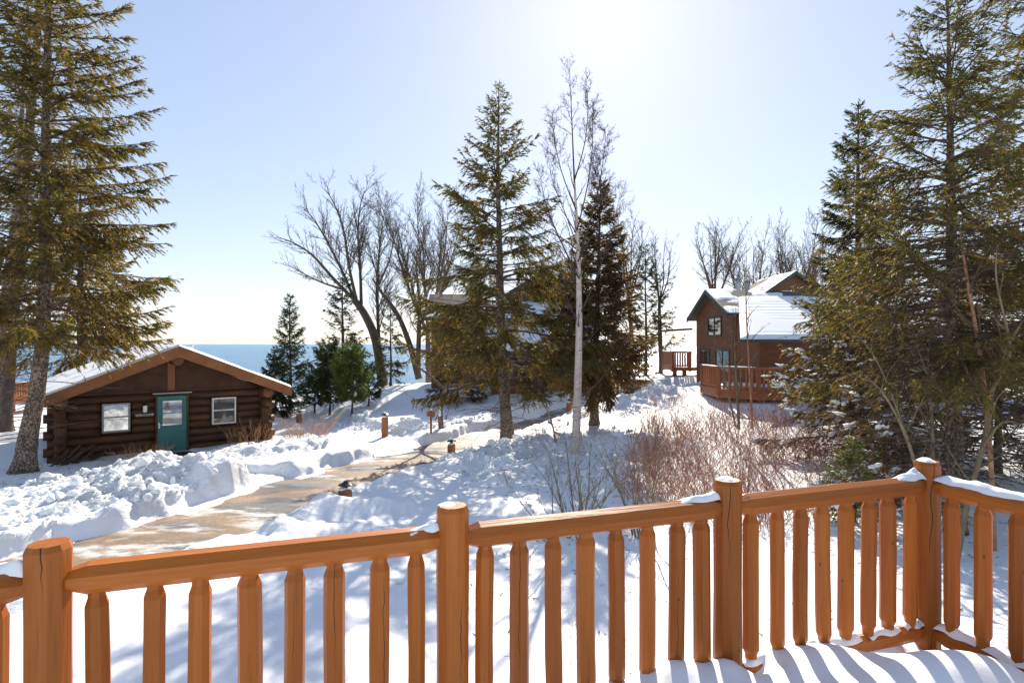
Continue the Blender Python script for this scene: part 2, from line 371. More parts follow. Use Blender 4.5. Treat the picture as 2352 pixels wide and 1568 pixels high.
def base_rel(x, y):
    x = np.asarray(x, float); y = np.asarray(y, float)
    xc = np.clip(x, -60, 70); yc = np.clip(y, -15, 52)
    z = _w[-3] + _w[-2] * xc + _w[-1] * yc
    for i in range(len(CP)): z = z + _w[i] * _U((xc - CP[i, 0]) ** 2 + (yc - CP[i, 1]) ** 2)
    return z - sstep(46, 62, y) * 9
def poly_dist(x, y, pts):
    """distance to a polyline and the running parameter (0..n-1)"""
    d = np.full(np.shape(x), 1e9); tt = np.zeros(np.shape(x))
    for i in range(len(pts) - 1):
        ax, ay = pts[i][:2]; bx, by = pts[i + 1][:2]; vx, vy = bx - ax, by - ay
        t = np.clip(((x - ax) * vx + (y - ay) * vy) / (vx * vx + vy * vy), 0, 1)
        q = np.hypot(x - ax - t * vx, y - ay - t * vy); m = q < d
        d = np.where(m, q, d); tt = np.where(m, i + t, tt)
    return d, tt
DRIVE = [(-16, 4.6), (-11, 7.6), (-8.3, 9.6), (-6.6, 12.2), (-5.7, 15.2), (-4.3, 17.9), (-2.9, 20.8), (-.6, 24.6), (3.2, 29.2), (8, 33.2), (14, 37), (24, 41)]
DRW = [1.7, 1.65, 1.6, 1.6, 1.65, 1.7, 1.55, 1.3, 1.2, 1.1, 1.1, 1.1]
BRANCH = [(-4.9, 21.6), (-6.0, 23.8), (-8.2, 27), (-12, 33), (-16, 40)]
BRW = [1.5, 1.7, 1.4, 1.3, 1.3]
DOOR = [(-12.5, 20.95), (-11.6, 19.4), (-9.9, 17.5), (-7.5, 16.8), (-5.9, 16.2)]
# snow banks: points (x, y, height, half-width), lumpiness
BANKS = [
 ([(-7.0, 14.9, .72, 1.0), (-8.1, 15.3, .78, 1.35), (-9.6, 15.5, .86, 1.6), (-10.7, 14.4, .40, 1.6), (-11.6, 13.2, .28, 1.5), (-13, 12.1, .25, 1.4)], .75),
 ([(-8.3, 13.7, .26, 1.1), (-9.6, 12.9, .26, 1.3), (-11, 11.4, .28, 1.3), (-12, 10.2, .25, 1.2)], .7),
 ([(-10.3, 19.5, .25, 1.1), (-8.8, 19.6, .38, 1.5), (-7.4, 20.3, .40, 1.6), (-6.8, 21.2, .28, 1.2)], .35),
 ([(-1.5, 17.2, .30, .9), (-.6, 18.2, .52, 1.2), (.5, 19.4, .50, 1.2), (1.3, 21.4, .4, 1.1)], .65),
 ([(-.4, 15.8, .2, 1.0), (.8, 17.0, .32, 1.3)], .6),
 ([(1.2, 20.0, .3, 1.1), (3.2, 19.9, .42, 1.2), (5.2, 19.2, .38, 1.2)], .3),
 ([(-3.9, 12.5, .42, 1.1), (-3.0, 12.8, .36, 1.1)], .05),
 ([(-4.3, 11.3, .2, .8), (-3.2, 11.6, .16, .8)], .05),
 ([(-5.5, 25.9, .38, .9), (-4.2, 25.4, .5, 1.0), (-3.6, 25.2, .28, .8)], .7),
 ([(-2.9, 25.3, .26, .6), (-1.4, 26.9, .30, .7), (0.9, 29.6, .32, .8), (5, 33.4, .35, .9)], .3),
 ([(-10.5, 27.8, .2, 1.0), (-8.2, 29.3, .26, .9), (-7.2, 27.5, .26, .9), (-6.3, 26.6, .26, .9)], .6),
 ([(1.3, 23.2, .2, .8), (3.0, 26, .26, .8), (5.6, 28.6, .3, 1.0), (8.2, 31, .35, 1.2)], .25),
 ([(8.8, 33.8, .25, 1.0), (11.5, 35, .3, 1.2)], .1),
]
CAB0 = np.array((-12.82, 21.4)); CABA = math.atan2(.641, .767)
def cab_local(x, y):
    dx = x - CAB0[0]; dy = y - CAB0[1]; c, s = math.cos(CABA), math.sin(CABA)
    return dx * c + dy * s, -dx * s + dy * c
def fields(x, y):
    h = base_rel(x, y)
    d1, t1 = poly_dist(x, y, DRIVE); w1 = np.interp(t1, range(len(DRW)), DRW)
    d2, t2 = poly_dist(x, y, BRANCH); w2 = np.interp(t2, range(len(BRW)), BRW)
    d3, _ = poly_dist(x, y, DOOR)
    jit = fbm(x * .9, y * .9, 3, 11) * .28 + fbm(x * 4, y * 4, 2, 15) * .07
    near = sstep(70, 45, y)
    m1 = 1 - sstep(-.16, .16, d1 - w1 + jit); m2 = 1 - sstep(-.3, .45, d2 - w2 + jit); m3 = 1 - sstep(-.12, .2, d3 - .62 + jit * .6)
    return h, m1 * near, m2 * near, m3, d1 - w1
LUMP = [None]
def snow_z(x, y, fine=True):
    x = np.asarray(x, float); y = np.asarray(y, float)
    h, m1, m2, m3, e1 = fields(x, y)
    z = h + fbm(x * .35, y * .35, 3, 3) * .10 + fbm(x * 1.3, y * 1.3, 3, 5) * .03
    bank = 0; lump = 0
    for pts, lu in BANKS:
        d, t = poly_dist(x, y, pts); hh = np.interp(t, range(len(pts)), [p[2] for p in pts]); ww = np.interp(t, range(len(pts)), [p[3] for p in pts])
        dd = d + fbm(x * 1.1, y * 1.1, 3, 21) * .3 * ww
        prof = 1 - sstep(.0, 1.0, dd / ww)
        bank = np.maximum(bank, hh * prof); lump = np.maximum(lump, lu * (1 - sstep(.55, 1.25, dd / ww)))
    z = z + .80 * bank * (1 - .9 * m3) * (1 - .97 * m1)
    edge = np.exp(-((e1 - .35) / .45) ** 2) * .14 * (1 - m2) * sstep(60, 45, y)     # plough ridge
    z = z + edge * (.4 + fbm(x * 1.5, y * 1.5, 3, 9))
    lump = np.maximum(lump, np.clip(edge * 1.6, 0, .25))
    rough_patch = (1 - sstep(2.2, 4.2, np.hypot((x + 10.5) / 1.5, y - 12))) * .3
    lump = np.maximum(lump, rough_patch) * (1 - m1) * (1 - m3 * .6)
    LUMP[0] = lump
    if fine:
        a, i1 = worley(x * 1.5 + fbm(x * 2, y * 2, 2, 31) * .35, y * 1.5, 2); b, i2 = worley(x * 4.2 + fbm(x * 5, y * 5, 2, 33) * .3, y * 4.2, 5)
        ch = (np.clip(1 - a * 1.1, 0, 1) ** .6 - .5) * (.25 + i1 ** 1.6) * .42 + (np.clip(1 - b * 1.1, 0, 1) ** .6 - .5) * (.25 + i2) * .17 + (i1 - .5) * .10
        sm = sstep(.32, .62, vnoise(x * .55, y * .55, 43)); lump = lump * (.25 + .95 * sm); LUMP[0] = lump
        z = z + lump * ch * 1.1 + lump * fbm(x * 6, y * 6, 4, 41, .65) * .10
        # crumbs and prints on open snow
        c, i3 = worley(x * 3.0, y * 3.0, 8); z = z + np.where(i3 > .86, np.sqrt(np.clip(.16 - c * c, 0, 1)) * .12, 0) * (1 - m1) * (1 - m2) * sstep(3.5, .5, e1)
    dr = h - .30
    thin = (fbm(x * .8 + y * .3, y * .5, 4, 51) - .46) * .05 + fbm(x * 5, y * 5, 2, 55) * .006
    thin = np.minimum(thin, -.006); thin = np.where(y > 30, thin + .012, thin) + sstep(.8, 0, -e1) * .030 - .004
    inside1 = dr + np.clip(thin, -.05, .02)
    inside2 = h - .24 + fbm(x * .6, y * .6, 3, 61) * .03 + fbm(x * 3, y * 3, 3, 65) * .012
    inside3 = h - .22 + fbm(x * 3, y * 3, 3, 71) * .05
    z = z * (1 - m3) + inside3 * m3
    z = z * (1 - m2) + inside2 * m2
    z = z * (1 - m1) + np.where(m2 > .5, np.maximum(inside1, dr - .05 + m2 * .055), inside1) * m1
    lx, ly = cab_local(x, y)                                   # no snow inside the cabin
    inc = (np.abs(lx) < 3.5) & (ly > .12) & (ly < 7.2)
    z = np.where(inc, np.minimum(z, -4.1), z)
    return z
def ground(x, y): return CZ + float(snow_z(np.array([x]), np.array([y]), False)[0])
def axis(fine0, fine1, st, lo, hi, g):
    a = list(np.arange(fine0, fine1, st)); s = st
    while a[-1] < hi: s *= g; a.append(a[-1] + s)
    s = st; b = [a[0]]
    while b[-1] > lo: s *= g; b.append(b[-1] - s)
    return np.array(b[::-1] + a[1:])
gx = axis(-13.5, 7, .066, -420, 420, 1.05); gy = axis(9, 26.5, .075, -60, 140, 1.035)
GX, GY = np.meshgrid(gx, gy); GZ = CZ + snow_z(GX, GY)
nx, ny = len(gx), len(gy); idx = np.arange(nx * ny).reshape(ny, nx)
quads = np.stack([idx[:-1, :-1], idx[:-1, 1:], idx[1:, 1:], idx[1:, :-1]], -1).reshape(-1, 4)
me = make_mesh('snowy_ground', np.stack([GX, GY, GZ], -1).reshape(-1, 3), [quads], smooth=True)
la_ = me.attributes.new('rough', 'FLOAT', 'POINT'); la_.data.foreach_set('value', np.ascontiguousarray(LUMP[0], dtype=np.float32).ravel())
tag(link('snowy_ground', me, M['snow_ground']), 'deep white snow covering the yard with ploughed banks', kind='structure')
# driveway sheet
def ribbon(pts, wid, mat, name, lift):
    P = [Vector((*p, 0)) for p in pts]; cen = []; ws = []
    for i in range(len(P) - 1):
        n = 14
        for k in range(n):
            cen.append(P[i].lerp(P[i + 1], k / n)); ws.append(wid[i] + (wid[i + 1] - wid[i]) * k / n)
    cen.append(P[-1]); ws.append(wid[-1])
    for _ in range(6): cen = [cen[0]] + [(cen[i - 1] + cen[i] * 2 + cen[i + 1]) / 4 for i in range(1, len(cen) - 1)] + [cen[-1]]
    rows = []
    for i, c in enumerate(cen):
        t = (cen[min(i + 1, len(cen) - 1)] - cen[max(i - 1, 0)]).normalized(); nrm = Vector((-t.y, t.x, 0))
        rows.append([c + nrm * (u * (ws[i] + .7)) for u in np.linspace(-1, 1, 15)])
    V = np.array([[(*q.xy,) for q in r] for r in rows]); z = CZ + base_rel(V[..., 0], V[..., 1]) - .30 + lift
    V = np.concatenate([V, z[..., None]], -1); k = np.arange(V.shape[0] * 15).reshape(-1, 15)
    q = np.stack([k[:-1, :-1], k[:-1, 1:], k[1:, 1:], k[1:, :-1]], -1).reshape(-1, 4)[:, ::-1]
    o = link(name, make_mesh(name, V.reshape(-1, 3), [q], smooth=True), mat); return o
tag(ribbon(DRIVE, DRW, M['sanded_asphalt'], 'driveway', 0.0), 'ploughed driveway of wet sandy asphalt between snow banks', kind='structure')
# lake
mb = MB(); mb.add([(-30000, 40, 0), (30000, 40, 0), (30000, 60000, 0), (-30000, 60000, 0)], [[(0, 1, 2, 3)]])
tag(mb.build('lake', M['lake_water']), 'wide blue lake reaching to the horizon', kind='structure')
# broken lumps of ploughed snow
def chunks():
    g = rs(5); ico = MB()
    bmv = []; 
    import bmesh
    bm = bmesh.new(); bmesh.ops.create_icosphere(bm, subdivisions=2, radius=1.0)
    bs = bmesh.new(); bmesh.ops.create_icosphere(bs, subdivisions=1, radius=1.0); JV = np.array([v.co[:] for v in bs.verts]); JF = np.array([[v.index for v in f.verts] for f in bs.faces]); bs.free()
    IV = np.array([v.co[:] for v in bm.verts]); IF = np.array([[v.index for v in f.verts] for f in bm.faces]); bm.free()
    spots = []
    for pts, lu in BANKS:
        if lu < .2: continue
        L = len(pts)
        for i in range(int(85 * lu * L)):
            t = g.uniform(0, L - 1); k = min(int(t), L - 2); f = t - k
            p = np.array(pts[k]) * (1 - f) + np.array(pts[k + 1]) * f
            a = g.uniform(0, 6.28); rr = p[3] * g.uniform(.2, 1.25); spots.append((p[0] + math.cos(a) * rr, p[1] + math.sin(a) * rr, g.choice([.03, .045, .06, .09, .13], p=[.35, .3, .2, .1, .05])))
    for i in range(330): spots.append((g.uniform(-14, -7.4), g.uniform(9.6, 14.5), g.choice([.03, .05, .08, .13], p=[.45, .35, .15, .05])))
    dx = np.array([s[0] for s in spots]); dy = np.array([s[1] for s in spots]); z = CZ + snow_z(dx, dy)
    _, m1, m2, m3, e = fields(dx, dy)
    Vs = []; Fs = []; n = 0
    for (x, y, r), zz, a, b in zip(spots, z, m1, m3):
        if a > .4 or b > .5: continue
        cut = np.array([g.normal(size=3) for _ in range(5)]); cut /= np.linalg.norm(cut, axis=1)[:, None]
        bv, bf = (IV, IF) if r > .055 else (JV, JF)
        v = bv * (1 + g.uniform(-.06, .06, (len(bv), 1)))
        for c in cut:
            dd = v @ c; lim = g.uniform(.45, .8); v = v - np.where(dd > lim, dd - lim, 0)[:, None] * c
        v = v * r * g.uniform(.7, 1.4, 3); th = g.uniform(0, 6.28); c, s = math.cos(th), math.sin(th)
        v = np.c_[v[:, 0] * c - v[:, 1] * s + x, v[:, 0] * s + v[:, 1] * c + y, v[:, 2] * .8 + zz + r * .2]
        Vs.append(v); Fs.append(bf + n); n += len(v)
    return link('snow_chunks', make_mesh('snow_chunks', np.concatenate(Vs), [np.concatenate(Fs)]), M['snow'])
tag(chunks(), 'broken lumps of ploughed snow strewn over the banks', kind='stuff')

# ------------------------------------------------------------------ the deck we stand on, with its log railing
RA = math.atan2(1.496, 4.389); RL = 4.637; BAY = RL / 3
rail = empty('log_railing', (-1.739, 2.137, CZ - 1.95), RA)
tag(rail, 'orange stained log railing round the snowy deck with round balusters', 'railing')
def hewn(L, r, k, seed, taper=None, wob=.06, top_ch=None, bot_ch=None, bend=0.0):
    """a hand-peeled pole along local z from 0 to L"""
    g = rs(seed); prof = 1 + g.uniform(-wob, wob, k); a0 = g.uniform(0, 6.28)
    zs = [0.0]; rr = [1.0]
    if bot_ch:
        zs = [0, bot_ch[0]]; rr = [bot_ch[1], 1.0]
        if len(bot_ch) > 2: zs = [0, bot_ch[2], bot_ch[0]]; rr = [bot_ch[1] * .95, bot_ch[1], 1.0]
    for q in (.25, .5, .75): zs.append(zs[-1] * 0 + (bot_ch[0] if bot_ch else 0) + q * (L - (bot_ch[0] if bot_ch else 0) - (top_ch[0] if top_ch else 0))); rr.append(1 + g.uniform(-.03, .03))
    if top_ch and len(top_ch) > 2: zs += [L - top_ch[0], L - top_ch[2], L]; rr += [1.0, top_ch[1], top_ch[1] * .95]
    elif top_ch: zs += [L - top_ch[0], L]; rr += [1.0, top_ch[1]]
    else: zs.append(L); rr.append(1.0)
    bx, by = g.uniform(-bend, bend, 2); mb = MB(); rings = []
    for z, q in zip(zs, rr):
        o = math.sin(math.pi * z / L)
        rings.append([(math.cos(a0 + 6.2832 * j / k) * r * prof[j] * q + bx * o, math.sin(a0 + 6.2832 * j / k) * r * prof[j] * q + by * o, z) for j in range(k)])
    mb.rings(rings); return mb
def snow_blob(name, parent, c, s, seed, amp=.25, sub=3):
    import bmesh
    bm = bmesh.new(); bmesh.ops.create_icosphere(bm, subdivisions=sub, radius=1.0)
    V = np.array([v.co[:] for v in bm.verts]); Fc = np.array([[v.index for v in f.verts] for f in bm.faces]); bm.free()
    n = 1 + amp * (fbm(V[:, 0] * 1.6 + V[:, 2], V[:, 1] * 1.6 - V[:, 2], 3, seed))
    V = V * n[:, None]; V[:, 2] = np.where(V[:, 2] < 0, V[:, 2] * .35, V[:, 2]); V = V * np.array(s) + np.array(c)
    return link(name, make_mesh(name, V, [Fc], smooth=True), M['snow_soft'], parent)
ZR = 1.95 - .893     # top rail axis above the deck floor
ZB = 1.95 - 1.815    # bottom rail axis
def rail_post(x, y, seed):
    o = hewn(1.205, .075, 10, seed, wob=.035, top_ch=(.022, .87)).build('post', M['stained_log'], rail)
    o.location = (x, y, 0.0); return o
def log_between(name, p, q, r, seed, k=8):
    p = Vector(p); q = Vector(q); d = q - p
    o = hewn(d.length, r, k, seed, wob=.05, top_ch=(.09, .5), bot_ch=(.09, .5)).build(name, M['stained_log'], rail)
    o.location = p; o.rotation_euler = d.to_track_quat('Z', 'Y').to_euler(); return o
posts = {}
for i in range(-1, 4): posts[i] = rail_post(i * BAY, 0, 100 + i)
posts['r'] = rail_post(RL, -BAY, 120); posts['rr'] = rail_post(RL, -2 * BAY, 121)
rails = {}
for i in range(-1, 3):
    rails[i] = log_between('top_rail', (i * BAY + .035, 0, ZR), ((i + 1) * BAY - .035, 0, ZR), .062, 140 + i)
    log_between('bottom_rail', (i * BAY + .035, 0, ZB), ((i + 1) * BAY - .035, 0, ZB), .055, 150 + i)
    for j in range(8):
        b = hewn(ZR - ZB - .03, .0445 * rs(700 + i * 10 + j).uniform(.9, 1.08), 8, 200 + i * 10 + j, wob=.05, top_ch=(.098, .74, .066), bot_ch=(.088, .74, .06), bend=.004).build('baluster', M['stained_log'], rail)
        g = rs(900 + i * 10 + j)
        b.location = (i * BAY + BAY * (j + .92) / 8.84 + g.uniform(-.008, .008), g.uniform(-.006, .006), ZB + .025); b.rotation_euler = (g.uniform(-.008, .008), g.uniform(-.012, .012), 0)
for i in range(2):
    rails['r%d' % i] = log_between('top_rail', (RL, -i * BAY - .035, ZR), (RL, -(i + 1) * BAY + .035, ZR), .062, 170 + i)
    log_between('bottom_rail', (RL, -i * BAY - .035, ZB), (RL, -(i + 1) * BAY + .035, ZB), .055, 175 + i)
    for j in range(8):
        b = hewn(ZR - ZB - .03, .0445, 8, 300 + i * 10 + j, wob=.05, top_ch=(.098, .74, .066), bot_ch=(.088, .74, .06)).build('baluster', M['stained_log'], rail)
        b.location = (RL, -i * BAY - BAY * (j + .85) / 8.84, ZB + .025)
# snow left on the logs
def snow_strip(p, q, r, prof, seed, wf=.85):
    """snow lying along the top of a log from p to q; prof(t) is its depth"""
    p = Vector(p); q = Vector(q); d = q - p; nrm = Vector((-d.y, d.x, 0)).normalized(); n = max(12, int(d.length / .012)); k = 15; V = []
    for i in range(n + 1):
        t = i / n; c = p.lerp(q, t); w = r * wf * (.85 + .3 * vnoise(np.array([t * d.length * 14]), np.array([seed * 3.1]), seed)[0])
        for j in range(k):
            v = -1 + 2 * j / (k - 1); off = v * w + r * .12 * math.sin(t * 9 + seed)
            th = .62 * prof(t) * (.6 + .8 * vnoise(np.array([t * d.length * 18]), np.array([v * 1.5]), seed + 2)[0]) * max(0, 1 - v * v) ** .5
            th *= min(1, t * n / 5, (1 - t) * n / 3) ** .6
            base = math.sqrt(max(0, r * r - off * off)) if abs(off) < r else 0
            P = c + nrm * off + Vector((0, 0, base * .985 - .003 + th)); V.append(P[:])
    m = np.arange((n + 1) * k).reshape(-1, k); f = np.stack([m[:-1, :-1], m[:-1, 1:], m[1:, 1:], m[1:, :-1]], -1).reshape(-1, 4)
    return link('snow_cap', make_mesh('snow_cap', V, [f[:, ::-1]], smooth=True), M['snow_soft'], rail)
def snow_disc(x, y, z, r, th, seed, off=(0, 0)):
    V = []; n, k = 7, 22
    for i in range(n + 1):
        for j in range(k):
            a = 6.2832 * j / k; rr = r * (i / n) * (.75 + .5 * vnoise(np.array([math.cos(a) * 1.3 + 7]), np.array([math.sin(a) * 1.3]), seed)[0])
            px_, py_ = math.cos(a) * rr + off[0], math.sin(a) * rr + off[1]; e = 1 - (i / n) ** 2.2
            V.append((x + px_, y + py_, z - .003 + th * e * (.6 + .8 * vnoise(np.array([px_ * 30 + 3]), np.array([py_ * 30]), seed + 1)[0])))
    m = np.arange((n + 1) * k).reshape(-1, k); f = np.stack([m[:-1], np.roll(m[:-1], -1, 1), np.roll(m[1:], -1, 1), m[1:]], -1).reshape(-1, 4)
    return link('snow_cap', make_mesh('snow_cap', V, [f[:, ::-1]], smooth=True), M['snow_soft'], rail)
snow_disc(2 * BAY, 0, 1.205, .052, .016, 2, (0, .006)); snow_disc(RL, 0, 1.205, .058, .02, 3, (-.008, .0)); snow_disc(BAY, 0, 1.205, .042, .013, 4, (-.02, .015))
wedge = lambda a, b, pw=2.0: (lambda t: a + (b - a) * t ** pw)
snow_strip((BAY - .20, .0, ZR), (BAY - .055, .0, ZR), .06, wedge(.003, .07, 1.6), 11, .55)
snow_strip((2 * BAY - .34, .0, ZR), (2 * BAY - .055, .0, ZR), .06, wedge(.004, .08, 1.3), 12, .62)
snow_strip((RL - .30, .0, ZR), (RL - .055, .0, ZR), .06, wedge(.004, .11, 1.5), 13, .66)
snow_strip((-.36, .0, ZR), (-.05, .0, ZR), .06, wedge(.004, .08, 1.5), 14, .58)
snow_strip((RL, -.06, ZR), (RL, -1.3, ZR), .06, lambda t: .030 + .012 * math.sin(t * 11), 15, .74)
for i, (x0, x1, d) in enumerate(((1.86 * BAY, 2.05 * BAY, .05), (2.06 * BAY, 2.3 * BAY, .03), (2.34 * BAY, 2.62 * BAY, .045), (2.66 * BAY, 2.83 * BAY, .03), (2.86 * BAY, 2.97 * BAY, .055))):
    snow_strip((x0, 0, ZB), (x1, 0, ZB), .055, (lambda d: lambda t: d * (.7 + .3 * math.sin(t * 9) ** 2))(d), 21 + i, .66)
for i, (y0, y1, d) in enumerate(((.05, .3, .05), (.32, .62, .035), (.64, 1.2, .045))):
    snow_strip((RL, -y0, ZB), (RL, -y1, ZB), .055, (lambda d: lambda t: d * (.7 + .3 * math.sin(t * 9) ** 2))(d), 31 + i, .66)
rg = rs(31)
# deck floor and the snow on it (local frame of the railing)
deck = empty('deck_floor', rail.location, RA); tag(deck, 'timber deck floor under drifted snow', kind='structure')
dx0, dx1, dy0 = -2.4, RL + .1, -4.2; nb = 42
pm = MB().box(0, (dx1 - dx0) , -.048, .048, -.03, 0).mesh('deck_plank')
for i in range(nb):
    o = link('plank', pm, M['deck_wood'], deck); o.location = (dx0, dy0 + .05 + i * (4.3 / nb), 0)
MB().box(dx0, dx1, .045, .10, -.26, -.035).build('rim_beam', M['deck_wood'], deck)
MB().box(dx1 - .04, dx1 + .02, dy0, .04, -.26, -.035).build('rim_beam', M['deck_wood'], deck)
for x in (-2.2, 0.0, RL):
    MB().box(x - .09, x + .09, -.2, -.02, -2.6, -.27).build('support_post', M['deck_wood'], deck)
gu = np.linspace(dx0 + .02, dx1 - .0, 190); gv = np.linspace(dy0, .09, 130); U, Vv = np.meshgrid(gu, gv)
hz = .165 + fbm(U * .9, Vv * .9, 3, 81) * .05 + fbm(U * 3.5, Vv * 3.5, 3, 83) * .012
hz += .20 * np.exp(-(((U - 4.0 + (Vv + .6) * .5) / .55) ** 2 + ((Vv + .62) / .27) ** 2)) + .14 * np.exp(-(((U - 2.9) / .8) ** 2 + ((Vv + .85) / .3) ** 2)) + .09 * np.exp(-(((U - 2.6) / .7) ** 2 + ((Vv + .05) / .25) ** 2))
hz += .05 * np.exp(-(((U - 3.55) / .3) ** 2 + ((Vv + .16) / .14) ** 2)) + .05 * np.exp(-(((U - 2.72) / .12) ** 2 + ((Vv + .06) / .1) ** 2)) + .06 * np.exp(-(((U - 3.02) / .1) ** 2 + ((Vv + .1) / .09) ** 2))
hz -= .13 * np.exp(-((Vv + .10) / .10) ** 2) * sstep(3.75, 4.05, U) + .10 * np.exp(-((U - RL + .12) / .12) ** 2) + .10 * np.exp(-(((U - 3.22) / .13) ** 2 + ((Vv + .07) / .09) ** 2))
edge = np.minimum(np.minimum(sstep(.09, .03, Vv), sstep(dx1, dx1 - .06, U)), 1); hz = np.maximum(hz, .02) * edge + .003
idx = np.arange(U.size).reshape(U.shape); q = np.stack([idx[:-1, :-1], idx[:-1, 1:], idx[1:, 1:], idx[1:, :-1]], -1).reshape(-1, 4)
o = link('deck_snow', make_mesh('deck_snow', np.stack([U, Vv, hz], -1).reshape(-1, 3), [q], smooth=True), M['snow_soft'])
o.location = rail.location; o.rotation_euler = (0, 0, RA); tag(o, 'smooth drifted snow lying on the deck boards striped by baluster shadows', kind='stuff')

# ------------------------------------------------------------------ log cabin
BZ = CZ - 4.0
cabin = empty('log_cabin', (CAB0[0], CAB0[1], BZ), CABA)
tag(cabin, 'low brown log cabin with snowy gable roof and teal front door', 'cabin')
def zcyl(name, p, q, r, mat, parent, k=12, taper=1.0, seed=0, smooth=True):
    p = Vector(p); q = Vector(q); mb = MB(); g = rs(seed + 5)
    n = 6; mb.tube([p.lerp(q, i / n) for i in range(n + 1)], [r * (1 + (taper - 1) * i / n) * (1 + g.uniform(-.025, .025)) for i in range(n + 1)], k)
    return mb.build(name, mat, parent, smooth)
LR = .155
for i in range(8):                           # courses of the front wall, cut round the openings
    z = .06 + i * .285; cuts = []
    if z < 2.15: cuts.append((-.53, .56))
    if .78 < z < 1.98: cuts += [(-2.18, -1.25), (1.30, 2.28)]
    cuts.sort(); x = -3.62 - .1 * (i % 2)
    segs = []
    for a, b in cuts: segs.append((x, a)); x = b
    segs.append((x, 3.62 + .1 * (i % 2)))
    for k, (a, b) in enumerate(segs):
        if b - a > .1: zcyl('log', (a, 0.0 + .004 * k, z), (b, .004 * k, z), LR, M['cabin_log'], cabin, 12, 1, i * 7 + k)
MB().box(-3.35, 3.35, .10, .16, -.3, 2.25).build('inner_wall', M['cabin_log'], cabin)
for sx in (-1, 1):                           # side walls with crossing log ends
    for i in range(8):
        z = .20 + i * .285
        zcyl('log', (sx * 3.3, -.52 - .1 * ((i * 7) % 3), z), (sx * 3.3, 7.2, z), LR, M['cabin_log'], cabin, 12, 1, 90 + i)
    pl = zcyl('plate_log', (sx * 3.28, -.78, 2.06), (sx * 3.28, 7.3, 2.06), .215, M['cabin_log'], cabin, 14, 1, 120)
    zcyl('log_end', (sx * 3.28, -.79, 2.06), (sx * 3.28, -.775, 2.06), .205, M['log_end'], pl, 14, 1, 121)
    p2 = zcyl('plate_log', (sx * 3.3, -.62, 1.68), (sx * 3.3, .6, 1.68), .17, M['cabin_log'], cabin, 14, 1, 122)
    zcyl('log_end', (sx * 3.3, -.632, 1.68), (sx * 3.3, -.615, 1.68), .16, M['log_end'], p2, 14, 1, 123)
    zcyl('corner_post', (sx * 3.25, -.40, -.3), (sx * 3.25, -.40, 1.55), .17, M['cabin_log'], cabin, 12, 1, 125)
MB().box(-3.3, 3.3, 7.1, 7.2, -.3, 2.3).build('back_wall', M['cabin_log'], cabin)
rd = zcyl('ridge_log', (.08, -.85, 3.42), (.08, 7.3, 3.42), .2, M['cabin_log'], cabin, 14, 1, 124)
zcyl('log_end', (.08, -.865, 3.42), (.08, -.845, 3.42), .19, M['log_end'], rd, 14, 1, 126)
# gable: boards following each slope, posts and trims
gz0, gzt, gw = 2.26, 3.55, 3.1
MB().prism_y([(-gw - .1, gz0 - .02), (gw + .1, gz0 - .02), (.05, gzt + .05)], .04, .09).build('gable_panel', M['cabin_board'], cabin)
for sx in (-1, 1):
    n = 11
    for k in range(n):
        t1 = (k + .06) / n; t2 = (k + .94) / n
        if t1 * gw < .2: continue
        a = .13
        z_at = lambda t: gz0 + (gzt - gz0) * (t - a / gw)
        MB().prism_y([(sx * a, z_at(t1)), (sx * t1 * gw, gz0), (sx * t2 * gw, gz0), (sx * a, z_at(t2))][::sx], .005, .045).build('gable_board', M['cabin_board'], cabin)
    MB().prism_y([(sx * .5, gz0 + .0), (sx * .62, gz0), (sx * .62, gz0 + .02)][::sx], .0, .003).build('trim', M['fascia_wood'], cabin)
MB().box(-.12, .12, -.03, .06, 2.2, 3.5).build('gable_post', M['fascia_wood'], cabin)
MB().box(-2.95, 2.95, -.035, .03, 2.2, 2.275).build('gable_trim', M['cabin_board'], cabin)
# roof: two slopes, barge boards, soffit, snow
rc, rz, hw, sl = .1, 3.92, 4.0, .42
for sx in (-1, 1):
    e = rc + sx * hw; ez = rz - sl * hw
    P = [(rc, rz), (e, ez), (e, ez - .12), (rc, rz - .12)]
    rf = MB().prism_y(P if sx < 0 else P[::-1], -.96, 8.0).build('roof', M['fascia_wood'], cabin)
    P = [(rc, rz + .004), (e + sx * .02, ez - .004), (e + sx * .02, ez - .36), (rc, rz - .40)]
    MB().prism_y(P if sx < 0 else P[::-1], -1.05, -.97).build('barge_board', M['fascia_wood'], rf)
    P = [(rc, rz - .125), (e - sx * .2, ez - .11 + sl * .2 ), (e - sx * .2, ez - .17 + sl * .2), (rc, rz - .185)]
    for b in range(6):
        MB().prism_y(P if sx < 0 else P[::-1], -.95 + b * .16, -.95 + b * .16 + .15).build('soffit_board', M['cabin_board'], rf)
    MB().box(min(e, e + sx * .09), max(e, e + sx * .09), -1.07, 8.0, ez - .12, ez - .02).build('gutter', M['green_trim'], rf)
    nu, nv = 60, 90; uu, vv = np.meshgrid(np.linspace(0, 1, nu), np.linspace(0, 1, nv))
    X = rc + sx * uu * (hw + .03); Yl = -1.09 + vv * 9.1
    th = .085 + fbm(X * 1.3 + 9, Yl * 1.3, 3, 90) * .03; th = np.maximum(th, .03) * np.minimum(sstep(0, .015, vv) , 1) * sstep(1.0, .985, uu) + .006
    th = th * np.where(vv > .0, 1, 1)
    Z = rz - sl * uu * (hw + .03) + th; k = np.arange(nu * nv).reshape(nv, nu)
    q = np.stack([k[:-1, :-1], k[:-1, 1:], k[1:, 1:], k[1:, :-1]], -1).reshape(-1, 4)
    link('roof_snow', make_mesh('roof_snow', np.stack([X, Yl, Z], -1).reshape(-1, 3), [q if sx > 0 else q[:, ::-1]], smooth=True), M['snow_soft'], rf)
